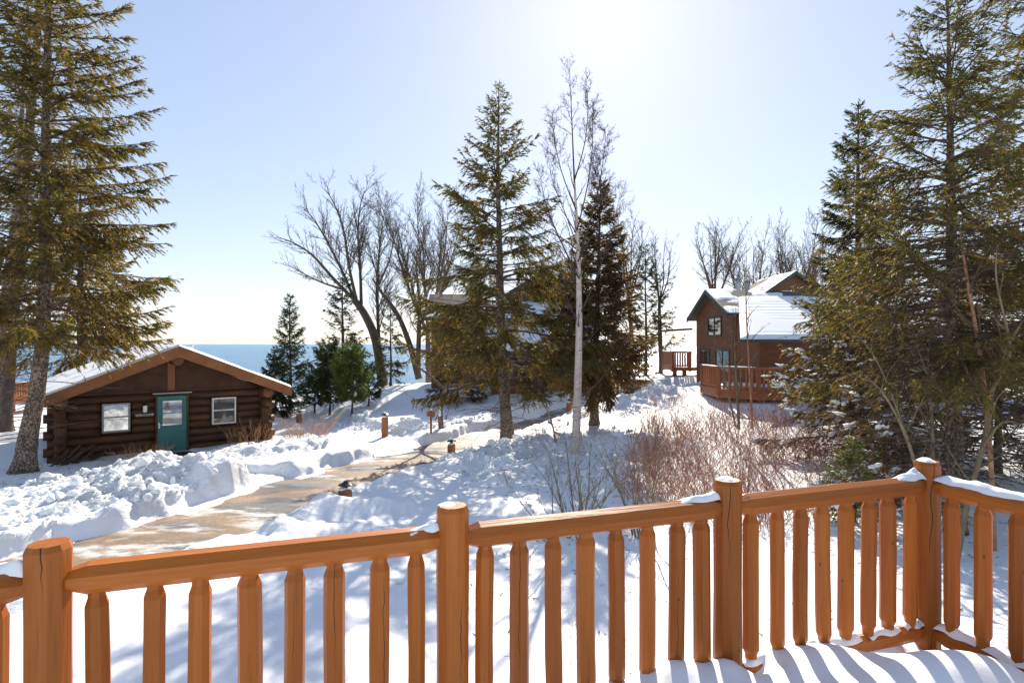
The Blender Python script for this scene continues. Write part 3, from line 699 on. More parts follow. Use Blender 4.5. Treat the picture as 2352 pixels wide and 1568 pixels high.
sp = zcyl('stove_pipe', (-2.0, 2.2, 2.9), (-2.0, 2.2, 4.6), .1, M['grey_metal'], cabin, 14)
zcyl('pipe_cap', (-2.0, 2.2, 4.62), (-2.0, 2.2, 4.74), .17, M['grey_metal'], sp, 14, .4)
zcyl('vent_pipe', (1.25, 3.0, 3.3), (1.25, 3.0, 3.95), .06, M['pipe_white'], cabin, 12)
# door
door = empty('door', (0, 0, 0)); door.parent = cabin
df = MB().box(-.46, .49, -.13, -.07, 0, 2.06)
dob = df.build('door', M['teal_paint'], cabin); bpy.data.objects.remove(door)
fr = MB(); fr.box(-.53, -.465, -.17, .05, -.02, 2.1); fr.box(.495, .56, -.17, .05, -.02, 2.1); fr.box(-.56, .6, -.18, .05, 2.1, 2.16)
fr.build('door_frame', M['cabin_board'], dob)
MB().box(-.62, .66, -.2, .0, 2.163, 2.185).build('door_hood', M['white_frame'], dob)
gl = MB(); gl.box(-.29, .33, -.142, -.132, .98, 1.88); gl.build('glass', M['window_glass'], dob)
tr = MB()
for a in ((-.33, -.292, .94, 1.92), (.332, .37, .94, 1.92)): tr.box(a[0], a[1], -.16, -.131, a[2], a[3])
tr.box(-.291, .331, -.16, -.131, .94, .978); tr.box(-.291, .331, -.16, -.131, 1.882, 1.92); tr.box(-.29, .33, -.155, -.1425, 1.42, 1.445)
tr.build('glass_trim', M['teal_paint'], dob)
for a, b in ((-.34, -.06), (.09, .37)):
    pn = MB(); pn.box(a, b, -.139, -.131, .2, .8); pn.box(a + .05, b - .05, -.150, -.140, .26, .74); pn.build('panel', M['teal_paint'], dob)
hd = MB().box(-.43, -.385, -.15, -.131, .88, 1.1); hd.tube([(-.405, -.15, 1.0), (-.405, -.2, 1.0), (-.3, -.2, 1.0)], [.012] * 3, 8); hd.build('handle', M['pipe_white'], dob)
MB().box(-.7, .75, -.9, -.2, -.22, -.05).build('door_step', M['sign_board'], cabin)
def cab_window(x0, x1, z0, z1, fm, blind):
    gm_ = M['window_glass'] if blind else M['dark_glass']
    w = MB(); y0 = -.19; f = .055
    w.box(x0, x0 + f, y0, .02, z0, z1); w.box(x1 - f, x1, y0, .02, z0, z1); w.box(x0 + f, x1 - f, y0, .02, z0, z0 + f); w.box(x0 + f, x1 - f, y0, .02, z1 - f, z1)
    wo = w.build('window', fm, cabin)
    zm = z0 + (z1 - z0) * .52
    s = MB(); s.box(x0 + f, x1 - f, y0 + .03, .0, zm - .025, zm + .025); s.build('sash_bar', fm, wo)
    MB().box(x0 + f, x1 - f, y0 + .06, y0 + .07, z0 + f, zm - .026).build('pane', gm_, wo)
    MB().box(x0 + f, x1 - f, y0 + .05, y0 + .06, zm + .026, z1 - f).build('pane', gm_, wo)
cab_window(-2.13, -1.30, .88, 1.90, M['grey_frame'], True); cab_window(1.36, 2.22, .87, 1.90, M['white_frame'], False)
# wall lantern
la = MB(); la.box(-.93, -.79, -.19, -.12, 1.73, 1.86); la.tube([(-.86, -.24, 1.86), (-.86, -.24, 1.78)], [.03, .1], 8)
lo = la.build('wall_lantern', M['black_metal'], cabin)
zcyl('lamp_glass', (-.86, -.24, 1.53), (-.86, -.24, 1.775), .07, M['lamp_glass'], lo, 10)
# welcome board
sg = MB().box(-1.15, -.58, -.185, -.155, 1.36, 1.48).build('welcome_sign', M['sign_board'], cabin)
fc = bpy.data.curves.new('lettering', 'FONT'); fc.body = 'WELCOME'; fc.size = .115; fc.extrude = .006; fc.align_x = 'CENTER'; fc.align_y = 'CENTER'; fc.space_character = 1.06
fo = bpy.data.objects.new('lettering_curve', fc); col.objects.link(fo)
dg = bpy.context.evaluated_depsgraph_get(); tm = bpy.data.meshes.new_from_object(fo.evaluated_get(dg)); bpy.data.objects.remove(fo)
tl = link('lettering', tm, None, sg); tm.materials.clear(); tm.materials.append(M['letter_white'])
tl.location = (-.865, -.192, 1.42); tl.rotation_euler = (R(90), 0, 0)
# firewood leaning at the corner
g = rs(44); fw = empty('firewood_pile', tuple(cabin.matrix_basis @ Vector((-3.55, -.9, 0)))[:2] + (BZ - .05,), CABA)
fw.location = Vector((CAB0[0] + math.cos(CABA) * -2.95 + math.sin(CABA) * .95, CAB0[1] + math.sin(CABA) * -2.95 - math.cos(CABA) * .95, BZ - .05))
tag(fw, 'heap of brown branches leaning beside the cabin corner', 'firewood')
for k in range(16):
    a = g.uniform(-.5, .25); b = Vector((a + g.uniform(.3, .8), g.uniform(-.3, .4), g.uniform(.2, .75)))
    zcyl('branch', (a - .2, g.uniform(-.25, .25), 0), b, g.uniform(.02, .045), M['firewood'], fw, 6, .7, k)

# ------------------------------------------------------------------ bollard lights and the small sign
def bollard(x, y, h, label, lean=0.0, rz=0.0, capsnow=True, r=.145):
    z = ground(x, y) - .12; b = empty('bollard_light', (x, y, z), rz); b.rotation_euler = (0, lean, rz)
    tag(b, label, 'bollard light', 'log bollard lights along the driveway'); g = rs(int(abs(x * 100)))
    mb = MB(); k = 14; rings = []
    for zz, s in ((0, 1.02), (h * .5, 1), (h - .05, .98)): rings.append([(math.cos(6.2832 * j / k) * r * s, math.sin(6.2832 * j / k) * r * s, zz) for j in range(k)])
    rings.append([(math.cos(6.2832 * j / k) * r * .8, math.sin(6.2832 * j / k) * r * .8, h + .0 - math.sin(6.2832 * j / k) * .02) for j in range(k)])
    mb.rings(rings).build('post', M['sign_wood'], b, False)
    s = MB(); s.tube([(0, 0, h - .02), (0, 0, h + .05), (0, 0, h + .14)], [.06, .05, .04], 10); s.build('lamp_stem', M['black_metal'], b, True)
    hm = MB(); hm.tube([(0, 0, h + .10), (0, 0, h + .115), (0, 0, h + .17), (0, 0, h + .20), (0, 0, h + .215)], [.16, .165, .06, .035, .005], 14); hm.build('lamp_hat', M['black_metal'], b)
    sc = snow_blob('snow_cap', b, (-.04, -.06, h + .01), (.1, .09, .06), int(h * 100) % 17, .3, 2)
    if capsnow: snow_blob('snow_cap', b, (0, 0, h + .165), (.085, .085, .05), 3, .3, 2)
    return b
def at(px, Y): return PX(px, Y), Y
bollard(*at(792, 13.3), .32, 'wide log bollard with bare black hat sunk behind smooth snow mound', .03, 0, False, .165)
bollard(*at(1037, 20.0), .58, 'log bollard with snowy hat beside the lumpy bank under the tall spruce', 0, .3)
bollard(*at(884, 24.6), .97, 'tall log bollard standing clear at the bank near the small signpost', 0, .6)
bollard(*at(687, 30.5), .62, 'log bollard behind the reddish shrub at the cabin corner', 0, .2)
bollard(*at(1308, 26.5), .75, 'log bollard half hidden by the white birch trunk', 0, .2)
bollard(*at(1448, 31.0), .62, 'log bollard by the driveway bend below the dense brown spruce', 0, .2)
x, y = at(990, 23.4); sp_ = empty('sign_post', (x, y, ground(x, y) - .25), R(8)); tag(sp_, 'short wooden signpost with blank square board beside the small tree', 'signpost')
MB().box(-.045, .045, -.045, .045, 0, 1.18).build('post', M['sign_wood'], sp_)
MB().box(-.17, .17, -.075, -.047, .92, 1.13).build('board', M['sign_wood'], sp_)
snow_blob('snow_cap', sp_, (0, -.02, 1.175), (.07, .06, .03), 4, .3, 2)

# ------------------------------------------------------------------ lodges
def snow_sheet(name, parent, corners, th, seed, cover=.0, n=40):
    """an uneven sheet of snow over a roof quad a,b,c,d (a-b eave side, d-c ridge side)"""
    a, b, c, d = [np.array(p, float) for p in corners]; u, v = np.meshgrid(np.linspace(0, 1, n), np.linspace(0, 1, n))
    P = (a * (1 - u)[..., None] + b * u[..., None]) * (1 - v)[..., None] + (d * (1 - u)[..., None] + c * u[..., None]) * v[..., None]
    f = fbm(P[..., 0] * .7 + seed, P[..., 1] * .7 + P[..., 2] * .5, 3, seed) - cover
    e = np.minimum(np.minimum(sstep(0, .03, u), sstep(1, .97, u)), np.minimum(sstep(0, .03, v), sstep(1, .97, v)))
    step = np.where((v * 14 + fbm(P[..., 0] * .8, P[..., 1], 2, seed + 4) * .25) % 1 < .25, -.02, 0) * (vnoise(P[..., 0] * .6, P[..., 1] * .8, seed + 6) > .42)
    P[..., 2] += np.clip(f * .25 + th, -.03, th + .03) * e + step - (1 - e) * .01
    k = np.arange(n * n).reshape(n, n); q = np.stack([k[:-1, :-1], k[:-1, 1:], k[1:, 1:], k[1:, :-1]], -1).reshape(-1, 4)
    return link(name, make_mesh(name, P.reshape(-1, 3), [q], smooth=True), M['snow_soft'], parent)
def slab(name, parent, corners, th, mat):
    a = [Vector(p) for p in corners]; b = [p - Vector((0, 0, th)) for p in a]
    V = [p[:] for p in a + b]; n = len(a)
    mb = MB(); mb.add(V, [[(i, n + i, n + (i + 1) % n, (i + 1) % n) for i in range(n)], [tuple(range(n))], [tuple(range(2 * n - 1, n - 1, -1))]])
    return mb.build(name, mat, parent)
def house_window(parent, x0, x1, y, z0, z1, cols=2, axis='y'):
    f = .07
    def bx(m, a, b, o0, o1, c, d):
        if axis == 'y': m.box(a, b, y - o1, y - o0, c, d)
        else: m.box(y - o1, y - o0, a, b, c, d)
    m = MB(); bx(m, x0 - f, x0, 0, .06, z0 - f, z1 + f); bx(m, x1, x1 + f, 0, .06, z0 - f, z1 + f); bx(m, x0, x1, 0, .06, z0 - f, z0); bx(m, x0, x1, 0, .06, z1, z1 + f)
    for c in range(1, cols):
        xm = x0 + (x1 - x0) * c / cols; bx(m, xm - .025, xm + .025, .0, .05, z0, z1)
    w = m.build('window', M['green_trim'], parent)
    for c in range(cols):
        a = x0 + (x1 - x0) * c / cols + (.026 if c else 0); b = x0 + (x1 - x0) * (c + 1) / cols - (.026 if c < cols - 1 else 0)
        m = MB(); bx(m, a, b, .005, .02, z0, z1); m.build('pane', M['dark_glass'], w)
def lodge(x0, x1, yf, yb, ze, zr, zg, name, label, side):
    """a house with its ridge along x: walls, gables, roof slopes with snow; heights relative to the camera"""
    h = empty(name, (x0, yf, CZ + zg)); tag(h, label, 'house'); o = .45
    ze -= zg; zr -= zg; L = x1 - x0; D = yb - yf; sl = (zr - ze) / (D / 2)
    MB().prism_x([(o, -1.0), (D - o, -1.0), (D - o, ze + sl * o - .12), (D / 2, zr - .14), (o, ze + sl * o - .12)], o, L - o).build('wall', M['house_siding'], h)
    for s in (0, 1):
        y0, y1 = (0, D / 2) if s == 0 else (D, D / 2)
        c = [(0, y0, ze), (L, y0, ze), (L, y1, zr), (0, y1, zr)]
        if s: c = [c[1], c[0], c[3], c[2]]
        r = slab('roof', h, c, .11, M['shingle'])
        MB().box(0, L, min(y0, y0 + (.06 if s else -.06)), max(y0, y0 + (.06 if s else -.06)), ze - .15, ze - .01).build('gutter', M['green_trim'], r)
        for xx in (0, L):
            q = -.05 if xx == 0 else .0
            MB().prism_x([(y0, ze + .012), (y1, zr + .012), (y1, zr - .24), (y0, ze - .24)], xx + q, xx + q + .05).build('rake_board', M['green_trim'], r)
        cc = [(p[0], p[1], p[2] + .004) for p in c]
        cover = .45 if s == 0 else .0
        snow_sheet('roof_snow', r, cc, .02 if s == 0 else .06, 7 + s + int(abs(x0)), cover * .35)
    return h
def cross_gable(h, cx, yf, yb, za, zb, hw, snow=True, deep=.3):
    """a gable facing the camera, ridge along y, local to house h"""
    P = [(cx - hw + .15, zb - .1), (cx + hw - .15, zb - .1), (cx, za - .14)]
    MB().prism_y(P, yf + deep, yf + deep + .1).build('gable_wall', M['house_siding'], h)
    for sx in (-1, 1):
        c = [(cx + sx * hw, yf, zb), (cx, yf, za), (cx, yb, za), (cx + sx * hw, yb, zb)]
        if sx > 0: c = [c[1], c[0], c[3], c[2]]
        r = slab('gable_roof', h, c, .1, M['shingle'])
        P = [(cx + sx * hw, zb + .012), (cx, za + .012), (cx, za - .2), (cx + sx * hw, zb - .2)]
        MB().prism_y(P if sx < 0 else P[::-1], yf - .05, yf).build('rake_board', M['green_trim'], r)
        if snow:
            q = [(cx + sx * hw, yf + .05, zb + .005), (cx + sx * hw, yb, zb + .005), (cx, yb, za + .005), (cx, yf + .05, za + .005)]
            if sx > 0: q = [q[1], q[0], q[3], q[2]]
            snow_sheet('roof_snow', r, q[::-1] if False else q, .03, int(abs(cx) * 7) + sx + 3, .12)
def rail_run(parent, pts, z0, h, step, mat, r=.045):
    """railing along points, pieces as sub-parts of the deck"""
    pm = MB().box(-r, r, -r, r, 0, h - .05).mesh('baluster'); pp = MB().box(-.08, .08, -.08, .08, -.3, h + .06).mesh('post')
    for a, b in zip(pts[:-1], pts[1:]):
        a = Vector((*a, z0)); b = Vector((*b, z0)); d = b - a; n = max(1, int(d.length / step)); rz = math.atan2(d.y, d.x)
        for i in range(1, n):
            o = link('baluster', pm, mat, parent); o.location = a.lerp(b, i / n); o.rotation_euler = (0, 0, rz)
        o = link('post', pp, mat, parent); o.location = a; o.rotation_euler = (0, 0, rz)
        for zz, w, t in ((h - .05, .07, .09), (.06, .05, .08)):
            m = MB().box(0, d.length, -w, w, zz, zz + t).build('rail', mat, parent); m.location = a; m.rotation_euler = (0, 0, rz)
        m = snow_blob('rail_snow', parent, (0, 0, 0), (d.length / 2, .07, .035), int(d.length * 31), .2, 2); m.location = a.lerp(b, .5) + Vector((0, 0, h + .04)); m.rotation_euler = (0, 0, rz)
    o = link('post', pp, mat, parent); o.location = b; o.rotation_euler = (0, 0, rz)
# right-hand lodge
hb = lodge(11.4, 24.5, 30, 37, 1.65, 3.2, -2.5, 'lodge_house', 'reddish lodge with grey gable and wide snowy front roof beyond the thicket', 1)
zg = 2.5
lx = lambda X: X - 11.4
ly = lambda Y: Y - 30
fr_c = [(lx(10.7), ly(26.7), zg + .22), (lx(24), ly(26.7), zg + .22), (lx(24), ly(32.2), zg + 2.65), (lx(12.8), ly(32.2), zg + 2.65)]
fr_ = slab('front_roof', hb, fr_c, .12, M['shingle'])
MB().box(lx(10.7), lx(24), ly(26.62), ly(26.7), zg + .08, zg + .215).build('gutter', M['green_trim'], fr_)
snow_sheet('roof_snow', fr_, [(p[0] + .02, p[1], p[2] + .01) for p in fr_c], .09, 13, -.6, 60)
MB().prism_y([(lx(12.0), -1), (lx(23.4), -1), (lx(23.4), zg + .3), (lx(12.0), zg + .3)], ly(27.6), ly(27.75)).build('front_wall', M['house_siding'], hb)
MB().prism_x([(ly(27.76), -1), (ly(30.4), -1), (ly(30.4), zg + 1.75), (ly(27.76), zg + .55)], lx(12.0), lx(12.1)).build('side_wall', M['house_siding'], hb)
cross_gable(hb, lx(16.45), ly(33), ly(38), zg + 4.25, zg + 2.8, 2.1)
house_window(hb, ly(32.2), ly(34.3), lx(11.85), zg + .55, zg + 1.5, 2, 'x')
house_window(hb, ly(31), ly(33), lx(11.85), zg - 1.5, zg - .4, 2, 'x'); house_window(hb, ly(34.2), ly(35.6), lx(11.85), zg - 2.0, zg - .4, 1, 'x')
house_window(hb, lx(14.5), lx(17), ly(27.6), zg - 1.5, zg - .45, 3); house_window(hb, lx(18.5), lx(19.6), ly(27.6), zg - 2.0, zg - .3, 1)
for k, (X, Y, hh) in enumerate(((14.3, 36, .75), (14.9, 36, .6))):
    c = zcyl('chimney_pipe', (lx(X), ly(Y), zg + 2.4), (lx(X), ly(Y), zg + 3.35 + hh), .16, M['grey_metal'], hb, 12)
    zcyl('cowl', (lx(X), ly(Y), zg + 3.36 + hh), (lx(X), ly(Y), zg + 3.46 + hh), .22, M['grey_metal'], c, 12, .7)
ar = slab('awning_roof', hb, [(lx(10.2), ly(37.2), zg + .95), (lx(11.8), ly(37.2), zg + 1.05), (lx(11.8), ly(39.5), zg + 1.05), (lx(10.2), ly(39.5), zg + .95)], .12, M['green_trim'])
# front deck of the right-hand lodge
dkp = [(9.7, 29.0), (9.7, 26.7), (11.0, 25.4), (19.5, 25.4)]
dk = slab('deck', hb, [(lx(9.6), ly(29.2), .42), (lx(9.6), ly(26.65), .42), (lx(10.95), ly(25.3), .42), (lx(19.6), ly(25.3), .42), (lx(19.6), ly(29.2), .42)], .12, M['deck_wood'])
slab('fascia_beam', dk, [(lx(9.65), ly(29.2), .299), (lx(9.65), ly(26.7), .299), (lx(11.0), ly(25.36), .299), (lx(19.6), ly(25.36), .299), (lx(19.6), ly(29.2), .299)], .3, M['deck_wood'])
rail_run(dk, [(lx(a), ly(b)) for a, b in dkp], .43, .98, .23, M['deck_wood'])
for X in (11.2, 14, 17):
    m = MB().box(-.09, .09, -.09, .09, -1.2, 0).build('support_post', M['deck_wood'], dk); m.location = (lx(X), ly(25.8), -.02)
snow_sheet('deck_snow', dk, [(lx(9.8), ly(26.75), .425), (lx(19.4), ly(25.6), .425), (lx(19.4), ly(27.5), .425), (lx(9.8), ly(29), .425)], .12, 5, -.4, 30)
# far side deck with stairs
fd = slab('deck', hb, [(lx(10.7), ly(38), .95), (lx(12.4), ly(38), .95), (lx(12.4), ly(40.5), .95), (lx(10.7), ly(40.5), .95)], .22, M['deck_wood'])
rail_run(fd, [(lx(10.75), ly(40.4)), (lx(10.75), ly(38.05)), (lx(11.9), ly(38.05))], .96, 1.0, .16, M['deck_wood'])
for X in (10.95, 11.6):
    m = MB().box(-.12, .12, -.12, .12, -1.5, 0).build('support_post', M['deck_wood'], fd); m.location = (lx(X), ly(38.3), .72)
for k in range(5): MB().box(lx(12.0) + k * .0, lx(13.0), ly(37.0) + k * .2, ly(37.2) + k * .2, .05 + k * .18, .12 + k * .18).build('stair_tread', M['deck_wood'], fd)
# middle lodge behind the tall spruce
hm = lodge(-5.2, 6.3, 33, 40, 1.5, 3.2, -2.5, 'lodge_house', 'brown lodge with dormers and snowy roofs hidden behind the tall spruce', 0)
lx = lambda X: X + 5.2
ly = lambda Y: Y - 33
cross_gable(hm, lx(1.9), ly(34.6), ly(40), zg + 4.5, zg + 3.0, 2.4)
cross_gable(hm, lx(-2.05), ly(32.6), ly(35.5), zg + 2.35, zg + 1.5, 1.15, True, .35)
house_window(hm, lx(-2.6), lx(-1.5), ly(33.4), zg + .35, zg + 1.2, 2); house_window(hm, lx(-4), lx(-2.6), ly(33.4), zg - 1.7, zg - .4, 2); None
fc_ = [(lx(-1.5), ly(29.3), zg - .35), (lx(5.6), ly(29.3), zg - .35), (lx(5.6), ly(33.4), zg + 1.15), (lx(-1.5), ly(33.4), zg + 1.15)]
f2 = slab('front_roof', hm, fc_, .12, M['shingle']); snow_sheet('roof_snow', f2, [(p[0], p[1], p[2] + .01) for p in fc_], .09, 19, -.6, 40)
MB().box(lx(-1.5), lx(5.6), ly(29.22), ly(29.3), zg - .5, zg - .355).build('gutter', M['green_trim'], f2)
MB().prism_y([(lx(-1.1), -1), (lx(5.2), -1), (lx(5.2), zg - .35), (lx(-1.1), zg - .35)], ly(29.8), ly(29.95)).build('front_wall', M['house_siding'], hm)
for xx in (-1.1, 5.1): MB().prism_x([(ly(29.96), -1), (ly(33.4), -1), (ly(33.4), zg + .9), (ly(29.96), zg - .3)], lx(xx), lx(xx + .1)).build('side_wall', M['house_siding'], hm)
cross_gable(hm, lx(2.3), ly(28.8), ly(31.5), zg + .75, zg - .05, 1.25, True, .3)
house_window(hm, lx(1.7), lx(2.9), ly(29.8), zg - 2.0, zg - .5, 2); house_window(hm, lx(-.7), lx(.6), ly(29.8), zg - 1.8, zg - .8, 2); house_window(hm, lx(3.6), lx(4.7), ly(29.8), zg - 1.8, zg - .8, 2)
hm.location = (-5.82, 36.96, CZ - 2.8); hm.scale = (1.12, 1.12, 1.12)
# far-left lodge at the shore
hl = lodge(-62, -44.8, 42, 50, 1.0, 3.4, -5.0, 'lodge_house', 'distant lodge with orange railed deck behind the leaning spruce trunk', 0)
dk = slab('deck', hl, [(15, -4.0, 1.35), (28.7, -4.0, 1.35), (28.7, -.2, 1.35), (15, -.2, 1.35)], .35, M['deck_wood'])
rail_run(dk, [(15.1, -3.9), (21.5, -3.9), (28.6, -3.9), (28.6, -.3)], 1.36, 1.0, .2, M['stained_log'])
snow_sheet('deck_snow', dk, [(15.1, -3.95, 1.355), (28.6, -3.95, 1.355), (28.6, -.3, 1.355), (15.1, -.3, 1.355)], .2, 5, -.5, 20)
for X in (16, 20, 24, 28.4):
    m = MB().box(-.1, .1, -.1, .1, -2.5, 0).build('support_post', M['deck_wood'], dk); m.location = (X, -3.7, .99)

# ------------------------------------------------------------------ trees
def unit(v): return v / np.maximum(np.linalg.norm(v, axis=-1, keepdims=True), 1e-9)
def seg_mesh(p0, p1, r0, r1, k=3):
    """many thin tapered sticks at once"""
    p0 = np.asarray(p0, float); p1 = np.asarray(p1, float); n = len(p0); d = unit(p1 - p0)
    ref = np.where(np.abs(d[:, 2:3]) < .9, np.array([[0, 0, 1.]]), np.array([[1., 0, 0]])); u = unit(np.cross(d, ref)); v = np.cross(d, u)
    V = np.empty((n, 2, k, 3))
    for j in range(k):
        a = 2 * math.pi * j / k; o = u * math.cos(a) + v * math.sin(a)
        V[:, 0, j] = p0 + o * np.asarray(r0)[:, None]; V[:, 1, j] = p1 + o * np.asarray(r1)[:, None]
    b = (np.arange(n) * 2 * k)[:, None]; j = np.arange(k)[None]; jn = (np.arange(k)[None] + 1) % k
    q = np.stack([b + j, b + jn, b + k + jn, b + k + j], -1).reshape(-1, 4)
    return V.reshape(-1, 3), q
def blades(p0, d, l, w, g):
    """slim pointed sprigs: one narrow triangle each, rolled at random"""
    n = len(p0); d = unit(d); r = unit(np.cross(d, g.normal(size=(n, 3))))
    V = np.stack([p0 + r * w[:, None], p0 + d * l[:, None], p0 - r * w[:, None]], 1).reshape(-1, 3)
    return V, np.arange(n * 3).reshape(n, 3)
GREEN = dict(spruce=((.06, .088, .022), (.13, .128, .028), (.21, .135, .048)), olive=((.068, .092, .02), (.16, .135, .028), (.22, .14, .045)),
             dark=((.028, .050, .026), (.055, .072, .03), (.10, .075, .032)), brown=((.08, .07, .026), (.14, .10, .036), (.18, .115, .06)),
             pine=((.06, .115, .024), (.11, .16, .034), (.15, .15, .045)), fir=((.03, .062, .026), (.06, .095, .032), (.09, .095, .035)), green=((.042, .085, .02), (.09, .125, .026), (.17, .13, .045)))
def path_at(path, z):
    """x,y,radius of a trunk path [(x,y,z,r)] at height z"""
    P = np.array(path); return np.interp(z, P[:, 2], P[:, 0]), np.interp(z, P[:, 2], P[:, 1]), np.interp(z, P[:, 2], P[:, 3])
def trunk_mesh(path, seed, k=14, rough=.06):
    P = np.array(path, float); zs = np.linspace(P[0, 2], P[-1, 2], max(12, int((P[-1, 2] - P[0, 2]) / .22))); x, y, r = path_at(path, zs)
    mb = MB(); rings = []
    for i, z in enumerate(zs):
        a = np.arange(k) / k * 2 * math.pi; n = 1 + rough * (vnoise(np.cos(a) * 2 + 5, np.sin(a) * 2 + z * 3, seed) - .5) * 2 + rough * (vnoise(a * 3, np.full(k, z * 7), seed + 3) - .5)
        flare = 1 + .45 * max(0, 1 - (z - P[0, 2]) / .7) ** 2
        rings.append(np.c_[x[i] + np.cos(a) * r[i] * n * flare, y[i] + np.sin(a) * r[i] * n * flare, np.full(k, z)])
    return mb.rings(rings)
def conifer(name, label, x, y, H, Rad, zb, seed, pal='spruce', dens=1.0, path=None, pw=.85, whorl=.42, per=6, droop=.35, upt=.30, topel=.9, lowel=-.05, dead=.15, bark='bark_spruce', tr=None,
            tw=(.07, .14), ww=(.014, .026), sec=.095, bare=.22, snowy=0.0, group=None, needle='spruce', z0=None, ragged=.3, stubs=20, deadz=.35, deadl=.8, asym=0.0):
    g = rs(seed); base = ground(x, y) - .12 if z0 is None else z0
    root = empty(name, (x, y, base)); tag(root, label, 'tree', group)
    if path is None: path = [(0, 0, 0, tr or H * .017), (.05, 0, H * .3, (tr or H * .017) * .8), (-.03, 0, H * .7, (tr or H * .017) * .4), (0, 0, H, .012)]
    trunk_mesh(path, seed, 14).build('trunk', M[bark], root, True)
    # primary branches
    zs = []; z = zb
    while z < H * .985:
        t = (z - zb) / (H - zb); n = max(3, int(round(per * (1 - .35 * t)))); zs += list(z + g.uniform(-.5, .5, n) * whorl * 1.7); z += whorl * (1 - .5 * t)
    zs = np.clip(np.array(zs), zb * .92, H * .985); n = len(zs); t = np.clip((zs - zb) / (H - zb), 0, 1)
    az = np.arange(n) * 2.39996 + g.uniform(-.5, .5, n)
    prof = Rad * np.maximum((1 - t) ** pw, .02) * (.72 + .28 * sstep(0, .12, t)); L = prof * (1 - ragged + ragged * 1.35 * g.rand(n) ** .8) + .10
    L = L * (1 - asym * np.maximum(0, -np.cos(az)))
    el = lowel + (topel - lowel) * t ** 1.3 + g.normal(size=n) * .15; dr = droop * (1 - t * .8) * g.uniform(.4, 1.6, n); up = upt * (1 - t * .5)
    tx, ty, trd = path_at(path, zs); B = np.c_[tx, ty, zs]; hd = np.c_[np.cos(az), np.sin(az)]
    def pos(i, s):
        P = np.empty((len(i), 3)); P[:, :2] = B[i, :2] + hd[i] * (L[i] * s)[:, None]
        P[:, 2] = B[i, 2] + L[i] * (el[i] * s - dr[i] * s ** 2 + up[i] * s ** 3); return P
    S = np.linspace(0, 1, 7); ii = np.repeat(np.arange(n), 6); s0 = np.tile(S[:-1], n); s1 = np.tile(S[1:], n); br = np.clip(L * .013 + .004, .006, .045)
    segp = [pos(ii, s0)]; segq = [pos(ii, s1)]; sr0 = [br[ii] * (1 - s0 * .85)]; sr1 = [br[ii] * (1 - s1 * .85)]
    # secondary branchlets
    cnt = np.maximum(4, (L / sec * 2.3 * dens).astype(int)); j = np.repeat(np.arange(n), cnt); m = len(j)
    lowb = bare * (1 - t) ** .6; s = lowb[j] + (1 - lowb[j]) * g.rand(m) ** .85; side = g.choice([-1, 1], m)
    P2 = pos(j, s); tan = unit(pos(j, np.minimum(s + .03, 1.03)) - pos(j, s - .0)); ang = side * g.uniform(.6, 1.15, m) * (1 - .5 * s)
    c, sn = np.cos(ang), np.sin(ang); D2 = np.c_[tan[:, 0] * c - tan[:, 1] * sn, tan[:, 0] * sn + tan[:, 1] * c, tan[:, 2] + g.uniform(-.75, .22, m)]; D2 = unit(D2)
    l2 = np.minimum((.40 * L[j] * (1 - s) ** .8 + .10) * g.uniform(.5, 1.15, m), 1.0); d2 = g.uniform(.1, .65, m)
    def pos2(k, q): 
        P = P2[k] + D2[k] * (l2[k] * q)[:, None]; P[:, 2] -= d2[k] * l2[k] * q * q; return P
    K = np.arange(m)
    # dead branches with bare twigs on the lower stem
    if stubs:
        zz = g.uniform(zb * .3, zb + deadz * (H - zb), stubs); sx, sy, _ = path_at(path, zz); aa = g.uniform(0, 6.28, stubs); ll = g.uniform(.25, .95, stubs) * Rad * deadl
        p = np.c_[sx, sy, zz]; prev = p; dz = g.uniform(-.25, .25, stubs); pts = [p]
        for e in range(5):
            aa = aa + g.normal(size=stubs) * .12; dz = dz - .06 + g.normal(size=stubs) * .08
            nx_ = prev + np.c_[np.cos(aa), np.sin(aa), dz] * (ll / 5)[:, None]; segp.append(prev); segq.append(nx_); r_ = np.clip(.006 + ll * .006, .005, .018)
            sr0.append(r_ * (1 - e * .17)); sr1.append(r_ * (1 - (e + 1) * .17)); prev = nx_; pts.append(nx_)
            for _ in range(4 if e else 1):
                f = g.rand(stubs)[:, None]; q0 = pts[-2] * (1 - f) + nx_ * f; ta = aa + g.choice([-1, 1], stubs) * g.uniform(.4, 1.2, stubs); tl = g.uniform(.08, .3, stubs) * ll * (1.1 - e * .15)
                q1 = q0 + np.c_[np.cos(ta), np.sin(ta), g.uniform(-.6, .3, stubs)] * tl[:, None] * .6; q2 = q1 + np.c_[np.cos(ta + .3), np.sin(ta + .3), g.uniform(-.6, .3, stubs)] * tl[:, None] * .5
                segp += [q0, q1]; segq += [q1, q2]; sr0 += [np.full(stubs, .005), np.full(stubs, .0035)]; sr1 += [np.full(stubs, .0035), np.full(stubs, .0022)]
    V, Q = seg_mesh(np.concatenate(segp), np.concatenate(segq), np.concatenate(sr0), np.concatenate(sr1), 3)
    Vb, Qb = blades(P2, pos2(K, np.ones(m)) - P2, l2, np.full(m, .0075), g)
    link('limbs', make_mesh('limbs', np.concatenate([V, Vb]), [Q, Qb + len(V)]), M['bark_twig'], root)
    # needle sprigs
    step = .024 / max(dens, .3) ** .5
    c3 = np.maximum(2, (l2 / step).astype(int)); alive = g.rand(m) > dead * (1.2 - s) * (1.3 - t[j]); c3 = np.where(alive, c3, 0)
    k = np.repeat(np.arange(m), c3); nn = len(k); q = g.uniform(.05, 1, nn); P3 = pos2(k, q); sd = g.choice([-1, 0, 1], nn, p=[.4, .2, .4])
    a3 = sd * g.uniform(.45, 1.0, nn); c, sn = np.cos(a3), np.sin(a3); d = D2[k]
